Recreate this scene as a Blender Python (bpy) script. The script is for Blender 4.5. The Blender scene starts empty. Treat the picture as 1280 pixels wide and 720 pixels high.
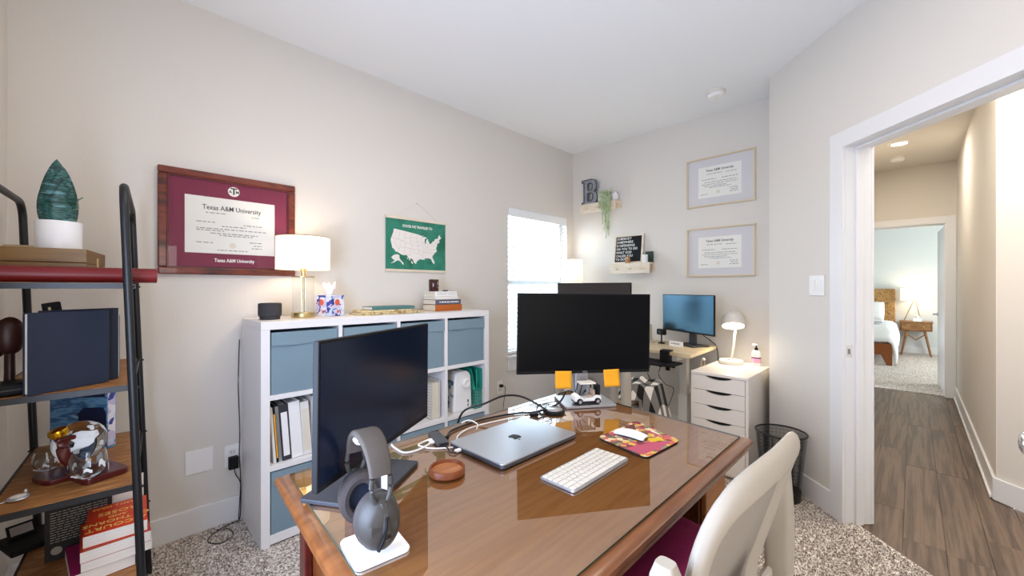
import bpy, bmesh, math, random
from mathutils import Vector, Matrix, Euler
from mathutils.geometry import tessellate_polygon
random.seed(7)
PI = math.pi
R = math.radians
SC = bpy.context.scene
C = SC.collection

# ------------------------------------------------------------------ camera, world, lights, exposure
cam = bpy.data.cameras.new('camera')
cam.sensor_width = 36.0
cam.lens = 36.0 * 502 / 1280
cam.clip_start = 0.02
co = bpy.data.objects.new('camera', cam)
C.objects.link(co)
co.location = (0, 0, 1.288)
co.rotation_euler = (PI / 2, 0, -PI / 4)
SC.camera = co

world = bpy.data.worlds.new('world')
SC.world = world
world.use_nodes = True
bg = world.node_tree.nodes['Background']
bg.inputs[0].default_value = (0.74, 0.84, 1.0, 1)
bg.inputs[1].default_value = 8.0

SC.view_settings.view_transform = 'Standard'
SC.view_settings.look = 'None'
SC.view_settings.gamma = 1
SC.view_settings.use_curve_mapping = False
SC.view_settings.exposure = 0.3


def area(name, loc, rot, sx, sy, power, col):
    l = bpy.data.lights.new(name, 'AREA')
    l.shape = 'RECTANGLE'
    l.size, l.size_y, l.energy, l.color = sx, sy, power, col
    o = bpy.data.objects.new(name, l)
    o.location, o.rotation_euler = loc, rot
    C.objects.link(o)
    return o


def point(name, loc, power, col, rad=0.05):
    l = bpy.data.lights.new(name, 'POINT')
    l.energy, l.color, l.shadow_soft_size = power, col, rad
    o = bpy.data.objects.new(name, l)
    o.location = loc
    C.objects.link(o)
    return o


DXL = -0.29
# unseen fill lights added overhead, behind and beside the camera
area('overhead_fill_light', (1.15, 0.75, 2.73), (0, 0, 0), 1.1, 1.1, 18, (1.0, 0.87, 0.72))
area('rear_fill_light', (0.15, -1.12, 1.0), (R(88), 0, 0), 0.85, 1.6, 11, (1.0, 0.94, 0.87))
area('side_fill_light', (DXL, 0.75, 1.5), (R(96), 0, R(-90)), 0.95, 1.5, 66, (0.56, 0.70, 1.0))
# hall and bedroom
area('hall_can_light', (5.709, 0.104, 2.752), (0, 0, 0), 0.12, 0.12, 10, (1.0, 0.95, 0.87))
area('vestibule_fill_light', (3.25, -0.24, 2.752), (0, 0, 0), 0.4, 0.4, 20, (1.0, 0.96, 0.91))  # unseen fill added above the doorway to brighten the diagonal hall wall
area('bedroom_daylight', (9.2, -1.9, 1.5), (R(90), 0, 0), 1.6, 1.4, 70, (0.86, 0.94, 1.0))
point('bedroom_lamp_light', (10.995, -0.02, 1.17), 3.5, (1.0, 0.82, 0.58), 0.06)

# ------------------------------------------------------------------ materials
MATS = {}


def lin(c):
    if isinstance(c, str):
        c = [int(c[i:i + 2], 16) for i in (0, 2, 4)]
    r = []
    for v in c[:3]:
        v = v / 255.0
        r.append(v / 12.92 if v <= 0.04045 else ((v + 0.055) / 1.055) ** 2.4)
    return (*r, 1)


def mat(name, col, rough=0.5, metal=0.0, col2=None, scale=8, stretch=(1, 1, 1), bump=0.0, bscale=None,
        kind='noise', coat=0.0, trans=0.0, emit=0.0, detail=3, ramp=(0.35, 0.65), spec=0.5, ior=1.45):
    m = bpy.data.materials.new(name)
    m.use_nodes = True
    nt = m.node_tree
    b = nt.nodes['Principled BSDF']
    b.inputs['Roughness'].default_value = rough
    b.inputs['Metallic'].default_value = metal
    b.inputs['Base Color'].default_value = lin(col)
    b.inputs['Coat Weight'].default_value = coat
    b.inputs['Coat Roughness'].default_value = 0.03
    b.inputs['Specular IOR Level'].default_value = spec
    b.inputs['IOR'].default_value = ior
    if trans:
        b.inputs['Transmission Weight'].default_value = trans
    if emit:
        b.inputs['Emission Color'].default_value = lin(col)
        b.inputs['Emission Strength'].default_value = emit
    if col2 or bump:
        tc = nt.nodes.new('ShaderNodeTexCoord')
        mp = nt.nodes.new('ShaderNodeMapping')
        mp.inputs['Scale'].default_value = stretch
        nt.links.new(tc.outputs['Object'], mp.inputs[0])

        def tex(sc):
            if kind == 'voronoi':
                t = nt.nodes.new('ShaderNodeTexVoronoi')
                t.inputs['Scale'].default_value = sc
                out = t.outputs['Color']
            elif kind == 'wave':
                t = nt.nodes.new('ShaderNodeTexWave')
                t.inputs['Scale'].default_value = sc
                t.inputs['Distortion'].default_value = 4
                t.inputs['Detail'].default_value = detail
                t.inputs['Detail Scale'].default_value = 1.5
                out = t.outputs['Fac']
            else:
                t = nt.nodes.new('ShaderNodeTexNoise')
                t.inputs['Scale'].default_value = sc
                t.inputs['Detail'].default_value = detail
                out = t.outputs['Fac']
            nt.links.new(mp.outputs[0], t.inputs['Vector'])
            return out
        if col2:
            out = tex(scale)
            rp = nt.nodes.new('ShaderNodeValToRGB')
            cols = [col] + (col2 if isinstance(col2, list) else [col2])
            n = len(cols)
            e = rp.color_ramp.elements
            for i, c in enumerate(cols):
                p = ramp[0] + (ramp[1] - ramp[0]) * i / (n - 1)
                if i < 2:
                    e[i].position = p
                    e[i].color = lin(c)
                else:
                    k = e.new(p)
                    k.color = lin(c)
            if kind == 'voronoi':
                rp.color_ramp.interpolation = 'CONSTANT'
                sp = nt.nodes.new('ShaderNodeSeparateColor')
                nt.links.new(out, sp.inputs[0])
                out = sp.outputs[0]
            nt.links.new(out, rp.inputs[0])
            nt.links.new(rp.outputs[0], b.inputs['Base Color'])
        if bump:
            out = tex(bscale or scale)
            bp = nt.nodes.new('ShaderNodeBump')
            bp.inputs['Strength'].default_value = bump
            bp.inputs['Distance'].default_value = 0.004
            nt.links.new(out, bp.inputs['Height'])
            nt.links.new(bp.outputs[0], b.inputs['Normal'])
    MATS[name] = m
    return m


def thin_glass(name, tint=(255, 255, 255), rough=0.0, ior=1.5, keep=1.0):
    m = bpy.data.materials.new(name)
    m.use_nodes = True
    nt = m.node_tree
    nt.nodes.clear()
    out = nt.nodes.new('ShaderNodeOutputMaterial')
    tr = nt.nodes.new('ShaderNodeBsdfTransparent')
    tr.inputs[0].default_value = lin(tint)
    gl = nt.nodes.new('ShaderNodeBsdfGlossy')
    gl.inputs['Roughness'].default_value = rough
    fr = nt.nodes.new('ShaderNodeFresnel')
    ge = nt.nodes.new('ShaderNodeNewGeometry')
    mi = nt.nodes.new('ShaderNodeMix')
    mi.inputs[2].default_value = ior
    mi.inputs[3].default_value = 1 / ior
    nt.links.new(ge.outputs['Backfacing'], mi.inputs[0])
    nt.links.new(mi.outputs[0], fr.inputs['IOR'])
    mx = nt.nodes.new('ShaderNodeMixShader')
    nt.links.new(fr.outputs[0], mx.inputs[0])
    nt.links.new(tr.outputs[0], mx.inputs[1])
    nt.links.new(gl.outputs[0], mx.inputs[2])
    nt.links.new(mx.outputs[0], out.inputs[0])
    MATS[name] = m
    return m


def mesh_mat(name, col, opacity):
    m = bpy.data.materials.new(name)
    m.use_nodes = True
    nt = m.node_tree
    b = nt.nodes['Principled BSDF']
    b.inputs['Base Color'].default_value = lin(col)
    b.inputs['Roughness'].default_value = 0.7
    b.inputs['Alpha'].default_value = opacity
    MATS[name] = m
    return m


M = MATS
WALL = 'DDD0BF'
mat('wall_paint', 'E0DAD1', 0.85, bump=0.12, bscale=90)
mat('hall_paint', 'E0D8CC', 0.85, bump=0.1, bscale=90)
mat('bedroom_paint', 'DDE0DC', 0.85)
mat('ceiling_paint', 'F2F2F1', 0.9, bump=0.1, bscale=80)
mat('trim_white', 'EAE8E6', 0.35)
mat('blind_white', 'F2F4F5', 0.5)
mat('white_plastic', 'EBE8E2', 0.35)
mat('warm_white', 'E9E3D8', 0.4)
mat('key_white', 'DAD4C8', 0.5)
mat('bright_white', 'F4F2EE', 0.4)
mat('kallax_white', 'EEEBE8', 0.4)
mat('alex_white', 'EDE6DD', 0.38)
mat('black_metal', '17191C', 0.4, spec=0.5)
mat('black_plastic', '121214', 0.55, spec=0.25)
mat('dark_grey', '33343A', 0.5)
mat('screen_black', '08080A', 0.35, spec=0.12)
mat('screen_grey_reflection', '3A3331', 0.4, spec=0.3)  # lighter brown-grey base stands in for the reflection on a dark screen
mat('screen_blue_reflection', '3A5566', 0.24, 0.85)  # blue base colour stands in for daylight reflected on the screen
mat('screen_tint', '18253D', 0.2, 0.5, spec=0.5)
mat('silver', 'C4C6CB', 0.35, 0.85)
mat('alu', 'BFC3CA', 0.38, 0.75)
mat('alu_dark', '55585E', 0.4, 0.6)
mat('chrome', 'D8D8D8', 0.12, 1.0)
mat('brass', 'C9B37E', 0.3, 0.9)
mat('gold', 'D9A52B', 0.22, 1.0)
mat('desk_wood', 'A66A33', 0.4, col2=['AC7039', '9C6029', 'A86C36'], scale=9, stretch=(0.6, 9, 9), detail=6, ramp=(0.25, 0.75))
mat('desk_dark', '5E2E14', 0.35, col2=['7C431D'], scale=6, stretch=(6, 6, 1), coat=0.3)
mat('desk_edge', '84502A', 0.3, col2=['6E3F1E'], scale=6, stretch=(1, 6, 6), coat=0.4)
mat('shelf_wood', 'A9743F', 0.5, col2=['8B5A2E', 'B98650'], scale=5, stretch=(2, 8, 8))
mat('box_wood', '6E4E28', 0.45, col2=['80602F'], scale=6, stretch=(1, 8, 8))
mat('pale_wood', 'D9C19B', 0.5, col2=['C9AD83'], scale=6, stretch=(1, 6, 6))
mat('raw_wood', 'E9DDCB', 0.6, col2=['DCCBB0'], scale=6, stretch=(1, 6, 6))
mat('maple', 'DCC8A6', 0.45, col2=['D2BA93'], scale=4, stretch=(8, 1, 8))
mat('mahogany', '5A1713', 0.3, col2=['481010'], scale=8, stretch=(1, 4, 4), coat=0.4)
mat('frame_red', '5C1A10', 0.3, col2=['79301A', '45100B'], scale=6, stretch=(1, 5, 5), coat=0.5)
mat('mat_maroon', '7D2644', 0.9)
mat('paper', 'EDEBE3', 0.8)
mat('paper_cream', 'E7DFCB', 0.8, col2=['DCD3BC'], scale=2, stretch=(1, 1, 400))
mat('page_white', 'EFECE6', 0.8, col2=['DDD8CE'], scale=2, stretch=(1, 1, 400))
mat('ink', '55524C', 0.8)
mat('ink_soft', '96938B', 0.8)
mat('ink_black', '1A1A1A', 0.6)
mat('lettering_white', 'F1EFEA', 0.6)
mat('maroon_roll', '6C1519', 0.4)
mat('navy_cloth', '1A2233', 0.8, bump=0.25, bscale=400)
mat('navy_dark', '101827', 0.7)
mat('red_cover', '8C1A1E', 0.6)
mat('orange_red', 'D8401C', 0.4)
mat('orange_red_dark', 'B33A16', 0.5)
mat('magenta_cover', '8C0F4E', 0.45)
mat('brown_leather', '33160F', 0.4)
mat('blue_cover', '4A82B8', 0.45, col2=['74AFD6', '35609A', '93C6DE'], scale=9, stretch=(1, 1, 3))
mat('navy_print', '18254D', 0.5)
mat('window_yellow', 'F0C66B', 0.5)
mat('snake_leaf', '0E3A2D', 0.45, col2=['3B6B68', '0B2B20', '5C8C8E'], scale=16, stretch=(1, 1, 5), ramp=(0.38, 0.62), detail=4)
mat('snake_edge', '5B6F57', 0.5)
mat('pot_white', 'F0EEEC', 0.35)
mat('soil', '3A2E24', 0.9)
mat('map_green', '2B7A63', 0.75, col2=['35876E', '23694F'], scale=7)
mat('map_cream', 'EEE7DF', 0.75)
mat('map_line', 'B9ABA3', 0.75)
mat('bin_blue', '7E949E', 0.85, bump=0.3, bscale=300)
mat('bin_dark', '4E5F75', 0.85)
mat('shade', 'F7F0E2', 0.8)
mat('wicker', 'B48B55', 0.7, col2=['8E6A3C', 'CBA56F'], scale=30, stretch=(1, 1, 3), bump=0.6, bscale=60)
mat('headboard_weave', 'AF8450', 0.7, col2=['8E6337', 'C4995F'], scale=60, kind='voronoi', bump=0.5, bscale=28)
mat('nightstand_wood', 'A5784A', 0.45, col2=['7A5029'], scale=6, stretch=(2, 2, 8))
mat('bed_wood', '9C5826', 0.4, col2=['7E441A'], scale=6, stretch=(1, 8, 8))
mat('linen', 'F1F0EE', 0.9, bump=0.35, bscale=14)
mat('accordion', 'C9C2B6', 0.7)
mat('teal', '2C9C86', 0.45)
mat('floral', 'DDE1E4', 0.5, col2=['7C93AC', 'E8EAEA', '4F6A8C', 'E4E4E2'], scale=42, kind='voronoi', ramp=(0.0, 0.8))
mat('tissue_print', 'CFC9E8', 0.5, col2=['EDEBF6', '3D4AA0', 'EDEBF6', 'C9D8EE'], scale=38, kind='voronoi', ramp=(0.0, 0.8))
mat('coral', 'E2654B', 0.6)
mat('indigo', '2F3C8C', 0.6)
mat('runner', 'C2A768', 0.7, col2=['E0D2A8', '9E7F40'], scale=30, bump=0.4, bscale=40)
mat('teal_book', '4C7A78', 0.5)
mat('orange_spine', 'B5601F', 0.5)
mat('grey_spine', '5B5C6C', 0.5)
mat('jar_brown', '3A0F0A', 0.15, coat=0.5)
mat('speaker_grey', '3C3B3D', 0.85, bump=0.4, bscale=500)
mat('headphone', '4A423B', 0.8, bump=0.3, bscale=500)
mat('headphone_hard', '3A3733', 0.5)
mat('cushion_ear', '3A3230', 0.75)
mat('navy_inner', '141C30', 0.8)
mat('coaster_wood', '9A5B31', 0.4, col2=['B7784A'], scale=7, stretch=(1, 6, 1))
mat('coaster_edge', '7C3F1C', 0.4)
mat('sticky', 'EFA61A', 0.7)
mat('cable_white', 'E6E2DA', 0.5)
mat('cable_black', '121214', 0.5)
mat('mousepad', 'B5485F', 0.7, col2=['D8B24A', '6B5B45', 'C9695A', '8C8A70', 'E0C9A0', '7B2F3C'], scale=55, kind='voronoi', ramp=(0.0, 0.85))
mat('pad_pink', 'B9506A', 0.7)
mat('pad_yellow', 'D9B52C', 0.7)
mat('pad_brown', '6E3A2E', 0.7)
mat('rubber', '1A1416', 0.9)
mat('chair_shell', 'B8B0A3', 0.45)
mesh_mat('chair_mesh', 'A8A096', 0.85)
mat('magenta_fabric', '8E1A50', 0.9, bump=0.4, bscale=60)
mat('galvanised', 'A3A4A9', 0.5, 0.1, col2=['8C8E94'], scale=18)
mat('vine', 'A9BD84', 0.6, col2=['CBD8B2'], scale=30)
mat('vine_dark', '4F6B33', 0.6)
mat('felt_black', '16191C', 0.9)
mat('dark_green', '223A30', 0.5)
mat('owl_brown', '8A5A2E', 0.6, col2=['C79C66'], scale=60)
mat('pink_label', 'E3A7C0', 0.5)
mat('purple_label', '8B3F73', 0.5)
mat('tan_fabric', 'C3AA93', 0.8)
mat('pink_book', 'C98FA0', 0.6)
mat('plank', '6A5647', 0.42, col2=['7C6755', '57463A', '715D4D'], scale=3, stretch=(0.45, 10, 1), bump=0.08, detail=5, ramp=(0.25, 0.75))
mat('groove', '4A3A2E', 0.8)
mat('house_siding', 'A9B8AE', 0.8)
mat('house_roof', '8B8A86', 0.9)
mat('ground', 'B9B7A9', 0.95)
mat('plate_shadow', '8D8A86', 0.6)
mat('glow_can', 'FFE9C8', 0.5, emit=14)
mat('lamp_led', 'FFF3DC', 0.5, emit=9)
thin_glass('window_glass', (244, 250, 250))
thin_glass('desk_glass', (246, 250, 247), 0.0, 3.7)
thin_glass('lamp_glass', (250, 252, 251))
thin_glass('picture_glass', (255, 255, 255), 0.0, 1.35)
thin_glass('bin_mesh_air', (255, 255, 255))
mat('clear_glass', 'F6FAFB', 0.02, trans=1.0, ior=1.35)
mat('etched', 'E4E8EA', 0.5)
# glowing fabric lamp shades: translucent cloth lit by the bulb inside
for nm, st in (('shade_lit', 0.62), ('shade_lit_bed', 1.0)):
    m = mat(nm, 'FFF1DC', 0.9, emit=st)


def carpet_mat():
    m = bpy.data.materials.new('carpet')
    m.use_nodes = True
    nt = m.node_tree
    b = nt.nodes['Principled BSDF']
    b.inputs['Roughness'].default_value = 1
    b.inputs['Specular IOR Level'].default_value = 0.1
    tc = nt.nodes.new('ShaderNodeTexCoord')
    vo = nt.nodes.new('ShaderNodeTexVoronoi')
    vo.inputs['Scale'].default_value = 140
    rp = nt.nodes.new('ShaderNodeValToRGB')
    rp.color_ramp.interpolation = 'CONSTANT'
    e = rp.color_ramp.elements
    e[0].position, e[0].color = 0.0, lin('8A7E74')
    e[1].position, e[1].color = 0.16, lin('9A8F85')
    for p, c in ((0.34, 'D2C6BA'), (0.55, 'EFE7DD'), (0.78, 'DFD3C7'), (0.9, 'B5A89C')):
        k = e.new(p)
        k.color = lin(c)
    sp = nt.nodes.new('ShaderNodeSeparateColor')
    nt.links.new(tc.outputs['Object'], vo.inputs['Vector'])
    nt.links.new(vo.outputs['Color'], sp.inputs[0])
    nt.links.new(sp.outputs[0], rp.inputs[0])
    nt.links.new(rp.outputs[0], b.inputs['Base Color'])
    MATS['carpet'] = m


carpet_mat()


def plaid_mat():
    m = bpy.data.materials.new('plaid')
    m.use_nodes = True
    nt = m.node_tree
    b = nt.nodes['Principled BSDF']
    b.inputs['Roughness'].default_value = 0.95
    uv = nt.nodes.new('ShaderNodeUVMap')
    sep = nt.nodes.new('ShaderNodeSeparateXYZ')
    nt.links.new(uv.outputs[0], sep.inputs[0])

    def stripe(out):
        a = nt.nodes.new('ShaderNodeMath')
        a.operation = 'FRACT'
        nt.links.new(out, a.inputs[0])
        g = nt.nodes.new('ShaderNodeMath')
        g.operation = 'GREATER_THAN'
        g.inputs[1].default_value = 0.5
        nt.links.new(a.outputs[0], g.inputs[0])
        return g.outputs[0]
    s = nt.nodes.new('ShaderNodeMath')
    s.operation = 'ADD'
    nt.links.new(stripe(sep.outputs[0]), s.inputs[0])
    nt.links.new(stripe(sep.outputs[1]), s.inputs[1])
    h = nt.nodes.new('ShaderNodeMath')
    h.operation = 'MULTIPLY'
    h.inputs[1].default_value = 0.5
    nt.links.new(s.outputs[0], h.inputs[0])
    rp = nt.nodes.new('ShaderNodeValToRGB')
    rp.color_ramp.interpolation = 'CONSTANT'
    e = rp.color_ramp.elements
    e[0].position, e[0].color = 0, lin('E6DED2')
    e[1].position, e[1].color = 0.3, lin('77716C')
    k = e.new(0.8)
    k.color = lin('141414')
    nt.links.new(h.outputs[0], rp.inputs[0])
    nt.links.new(rp.outputs[0], b.inputs['Base Color'])
    MATS['plaid'] = m


plaid_mat()


# ------------------------------------------------------------------ mesh helpers
class MB:
    def __init__(s):
        s.v, s.f = [], []

    def add(s, v, f, mx=None):
        n = len(s.v)
        s.v += [tuple(mx @ Vector(p)) for p in v] if mx else [tuple(p) for p in v]
        s.f += [tuple(i + n for i in q) for q in f]
        return s

    def box(s, x0, x1, y0, y1, z0, z1, mx=None):
        v = [(x0, y0, z0), (x1, y0, z0), (x1, y1, z0), (x0, y1, z0), (x0, y0, z1), (x1, y0, z1), (x1, y1, z1), (x0, y1, z1)]
        f = [(3, 2, 1, 0), (4, 5, 6, 7), (0, 1, 5, 4), (1, 2, 6, 5), (2, 3, 7, 6), (3, 0, 4, 7)]
        return s.add(v, f, mx)

    def cbox(s, cx, cy, cz, w, d, h, mx=None):
        return s.box(cx - w / 2, cx + w / 2, cy - d / 2, cy + d / 2, cz - h / 2, cz + h / 2, mx)

    def prism(s, poly, z0, z1, mx=None):
        n = len(poly)
        if sum(poly[i][0] * poly[(i + 1) % n][1] - poly[(i + 1) % n][0] * poly[i][1] for i in range(n)) < 0:
            poly = poly[::-1]
        v = [(x, y, z0) for x, y in poly] + [(x, y, z1) for x, y in poly]
        f = [tuple(range(n - 1, -1, -1)), tuple(range(n, 2 * n))]
        f += [(i, (i + 1) % n, n + (i + 1) % n, n + i) for i in range(n)]
        return s.add(v, f, mx)

    def lathe(s, prof, n=24, cx=0, cy=0, mx=None, sx=1, sy=1, cap=True):
        v, f = [], []
        for r, z in prof:
            for i in range(n):
                a = 2 * PI * i / n
                v.append((cx + r * sx * math.cos(a), cy + r * sy * math.sin(a), z))
        k = len(prof)
        for j in range(k - 1):
            for i in range(n):
                a, b = j * n + i, j * n + (i + 1) % n
                f.append((a, b, b + n, a + n))
        if cap:
            f.append(tuple(range(n - 1, -1, -1)))
            f.append(tuple(range((k - 1) * n, k * n)))
        return s.add(v, f, mx)

    def tube(s, pts, r, n=8, flat=None, up=Vector((0, 0, 1)), closed=False):
        pts = [Vector(p) for p in pts]
        k = len(pts)
        v, f = [], []
        for i, p in enumerate(pts):
            a = pts[(i - 1) % k] if (closed or i > 0) else p
            b = pts[(i + 1) % k] if (closed or i < k - 1) else p
            t = (b - a).normalized()
            u = t.cross(up)
            if u.length < 1e-3:
                u = t.cross(Vector((0, 1, 0)))
            u.normalize()
            w = u.cross(t).normalized()
            ri = r[i] if isinstance(r, (list, tuple)) else r
            fl = flat or 1.0
            for j in range(n):
                th = 2 * PI * j / n
                v.append(p + u * math.cos(th) * ri + w * math.sin(th) * ri * fl)
        for i in range(k if closed else k - 1):
            for j in range(n):
                a, b = i * n + j, i * n + (j + 1) % n
                c, d = ((i + 1) % k) * n + (j + 1) % n, ((i + 1) % k) * n + j
                f.append((a, b, c, d))
        if not closed:
            f.append(tuple(range(n - 1, -1, -1)))
            f.append(tuple(range((k - 1) * n, k * n)))
        return s.add(v, f)

    def sphere(s, c, rx, ry=None, rz=None, n=16, m=10, mx=None):
        ry, rz = ry or rx, rz or rx
        v = [(c[0], c[1], c[2] - rz)]
        for j in range(1, m):
            ph = -PI / 2 + PI * j / m
            for i in range(n):
                a = 2 * PI * i / n
                v.append((c[0] + rx * math.cos(ph) * math.cos(a), c[1] + ry * math.cos(ph) * math.sin(a), c[2] + rz * math.sin(ph)))
        v.append((c[0], c[1], c[2] + rz))
        f = [(0, 1 + (i + 1) % n, 1 + i) for i in range(n)]
        for j in range(m - 2):
            for i in range(n):
                a, b = 1 + j * n + i, 1 + j * n + (i + 1) % n
                f.append((a, b, b + n, a + n))
        t = len(v) - 1
        o = 1 + (m - 2) * n
        f += [(o + i, o + (i + 1) % n, t) for i in range(n)]
        return s.add(v, f, mx)

    def grid(s, fn, nu, nv, mx=None):
        v = [fn(i / nu, j / nv) for j in range(nv + 1) for i in range(nu + 1)]
        f = [(j * (nu + 1) + i, j * (nu + 1) + i + 1, (j + 1) * (nu + 1) + i + 1, (j + 1) * (nu + 1) + i) for j in range(nv) for i in range(nu)]
        return s.add(v, f, mx)

    def mesh(s, name, material, smooth=False):
        me = bpy.data.meshes.new(name)
        me.from_pydata(s.v, [], s.f)
        me.materials.append(M[material])
        if smooth:
            me.polygons.foreach_set('use_smooth', [True] * len(me.polygons))
            try:
                me.set_sharp_from_angle(angle=R(40))
            except Exception:
                pass
        me.update()
        return me

    def build(s, name, material, parent=None, bevel=0, smooth=False, seg=2, loc=None, rot=None, solid=0, sub=0):
        o = bpy.data.objects.new(name, s.mesh(name, material, smooth))
        C.objects.link(o)
        if parent:
            o.parent = parent
        if loc:
            o.location = loc
        if rot:
            o.rotation_euler = rot
        if solid:
            md = o.modifiers.new('solid', 'SOLIDIFY')
            md.thickness = solid
            md.offset = 0
        if sub:
            md = o.modifiers.new('sub', 'SUBSURF')
            md.levels = md.render_levels = sub
        if bevel:
            md = o.modifiers.new('bevel', 'BEVEL')
            md.width, md.segments, md.limit_method = bevel, seg, 'ANGLE'
            md.angle_limit = R(35)
        return o


def tag(o, label=None, cat=None, group=None, kind=None):
    if label:
        o['label'] = label
    if cat:
        o['category'] = cat
    if group:
        o['group'] = group
    if kind:
        o['kind'] = kind
    return o


def thing(name, label, cat, loc=(0, 0, 0), rz=0, group=None, rot=None):
    o = bpy.data.objects.new(name, None)
    o.empty_display_size = 0.05
    C.objects.link(o)
    o.location = loc
    o.rotation_euler = rot or (0, 0, rz)
    return tag(o, label, cat, group)


def struct(name, mb, material, parent=None, bevel=0):
    o = mb.build(name, material, parent, bevel)
    if not parent:
        o['kind'] = 'structure'
    return o


def rrect(w, d, r, n=5, cx=0, cy=0):
    p = []
    for sx, sy, a0 in ((1, -1, -90), (1, 1, 0), (-1, 1, 90), (-1, -1, 180)):
        for i in range(n + 1):
            a = R(a0 + 90 * i / n)
            p.append((cx + sx * (w / 2 - r) + r * math.cos(a), cy + sy * (d / 2 - r) + r * math.sin(a)))
    return p


def smooth_path(pts, n=6):
    """Catmull-Rom through the points"""
    P = [Vector(p) for p in pts]
    out = []
    for i in range(len(P) - 1):
        p0, p1, p2, p3 = P[max(i - 1, 0)], P[i], P[i + 1], P[min(i + 2, len(P) - 1)]
        for k in range(n):
            t = k / n
            out.append(0.5 * ((2 * p1) + (p2 - p0) * t + (2 * p0 - 5 * p1 + 4 * p2 - p3) * t * t + (3 * p1 - p0 - 3 * p2 + p3) * t ** 3))
    out.append(P[-1])
    return out


def text(name, body, size, material, parent, loc, rot=(PI / 2, 0, 0), align='CENTER', off=0.0, ext=0.0004, sx=1.0, space=1.0, shear=0.0):
    cu = bpy.data.curves.new('t', 'FONT')
    cu.body = body
    cu.size = size
    cu.align_x = align
    cu.align_y = 'CENTER'
    cu.extrude = ext
    cu.offset = off
    cu.space_character = space
    cu.shear = shear
    cu.resolution_u = 2
    t = bpy.data.objects.new('t', cu)
    C.objects.link(t)
    dg = bpy.context.evaluated_depsgraph_get()
    me = bpy.data.meshes.new_from_object(t.evaluated_get(dg))
    bpy.data.objects.remove(t)
    me.name = name
    me.materials.clear()
    me.materials.append(M[material])
    o = bpy.data.objects.new(name, me)
    C.objects.link(o)
    o.parent = parent
    o.location, o.rotation_euler = loc, rot
    o.scale = (sx, 1, 1)
    return o


def copy_tree(o, parent=None):
    c = o.copy()
    C.objects.link(c)
    c.parent = parent
    for ch in list(o.children):
        copy_tree(ch, c)
    return c


def wall_holes(mb, a0, a1, z0, z1, t0, t1, holes, mx):
    """wall in local x (a) and z, thickness y t0..t1, rectangular holes (a,b,za,zb)"""
    xs = sorted({a0, a1} | {h[0] for h in holes} | {h[1] for h in holes})
    for i in range(len(xs) - 1):
        xa, xb = xs[i], xs[i + 1]
        hs = [h for h in holes if h[0] <= xa + 1e-6 and h[1] >= xb - 1e-6]
        z = z0
        for h in hs:
            if h[2] > z:
                mb.box(xa, xb, t0, t1, z, h[2], mx)
            z = h[3]
        if z < z1:
            mb.box(xa, xb, t0, t1, z, z1, mx)


ID = Matrix.Identity(4)
CEIL = 2.77
AY = 2.671      # left wall
BX = 3.63       # far wall
DX = -0.304     # near left wall
RC = 1.816      # right (diagonal) wall offset along camera right
D = 1 / math.sqrt(2)


def rzp(r, z):
    return ((z + r) * D, (z - r) * D)


# diagonal frame: local x = back toward the camera along the wall, local y = into the wall (+R), origin at R=RC,Z=0
MC = Matrix.Translation((RC * D, -RC * D, 0)) @ Matrix.Rotation(R(-135), 4, 'Z')
# check: local (x,y) -> R = RC + y (since rz -135 sends +y to +R), Z = -x

# ------------------------------------------------------------------ setting: the office
mb = MB()
wall_holes(mb, DX - 0.12, BX + 0.12, 0, CEIL, AY, AY + 0.13, [(2.62, 3.515, 0.655, 2.045)], ID)
struct('wall_left', mb, 'wall_paint')
struct('wall_far', MB().box(BX, BX + 0.12, 0.6, AY, 0, CEIL), 'wall_paint')
struct('wall_near_left', MB().box(DX - 0.12, DX, -1.32, AY, 0, CEIL), 'wall_paint')
struct('wall_back', MB().box(DX, 1.6, -1.32, -1.2, 0, CEIL), 'wall_paint')
ZE = 2.834      # far end of the diagonal wall
DZ0, DZ1, DH = 2.188, 1.376, 2.0555     # doorway
mb = MB()
wall_holes(mb, -ZE, 0.05, 0, CEIL, 0, 0.141, [(-DZ0 - 0.02, -DZ1 + 0.02, 0, DH + 0.02)], MC)
struct('wall_right', mb, 'wall_paint')
struct('wall_return', MB().box(3.30, BX, 0.60, 0.72, 0, CEIL), 'wall_paint')
struct('ceiling', MB().prism([(DX, -1.2), (1.38, -1.2), (3.288, 0.72), (BX, 0.72), (BX, AY), (DX, AY)], CEIL, CEIL + 0.1), 'ceiling_paint')
carpet_poly = [(DX, -1.2), (1.466, -1.2), (3.386, 0.72), (BX, 0.72), (BX, AY), (DX, AY)]
fl = MB().prism(carpet_poly, -0.03, 0.0)
floor_o = struct('floor', fl, 'carpet')

# carpet pile where the floor shows: one countless thing
def pile(name, x0, x1, y0, y1, test, n, h):
    mbp = MB()
    for i in range(n):
        x, y = random.uniform(x0, x1), random.uniform(y0, y1)
        if not test(x, y):
            continue
        r = random.uniform(0.0022, 0.0036)
        a = random.uniform(0, 6.3)
        hh = h * random.uniform(0.5, 1.1)
        dx, dy = random.uniform(-.003, .003), random.uniform(-.003, .003)
        v = [(x + r * math.cos(a + k * 2.094), y + r * math.sin(a + k * 2.094), 0.0) for k in range(3)]
        v += [(x + dx + r * .8 * math.cos(a + k * 2.094), y + dy + r * .8 * math.sin(a + k * 2.094), hh) for k in range(3)]
        mbp.add(v, [(3, 4, 5), (0, 1, 4, 3), (1, 2, 5, 4), (2, 0, 3, 5)])
    o = mbp.build(name, 'carpet', floor_o)
    o['kind'] = 'stuff'


def test_floor(x, y):
    # between the diagonal wall / left wall and the desk
    right = (x - y) * D < 1.87 and (x - y) * D > 0.75 and y < 0.74 and x > 1.25
    left = y > 1.55 and x < 0.53
    return right or left


pile('carpet_pile', -0.28, 3.3, -1.1, 2.65, test_floor, 150000, 0.009)

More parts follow.
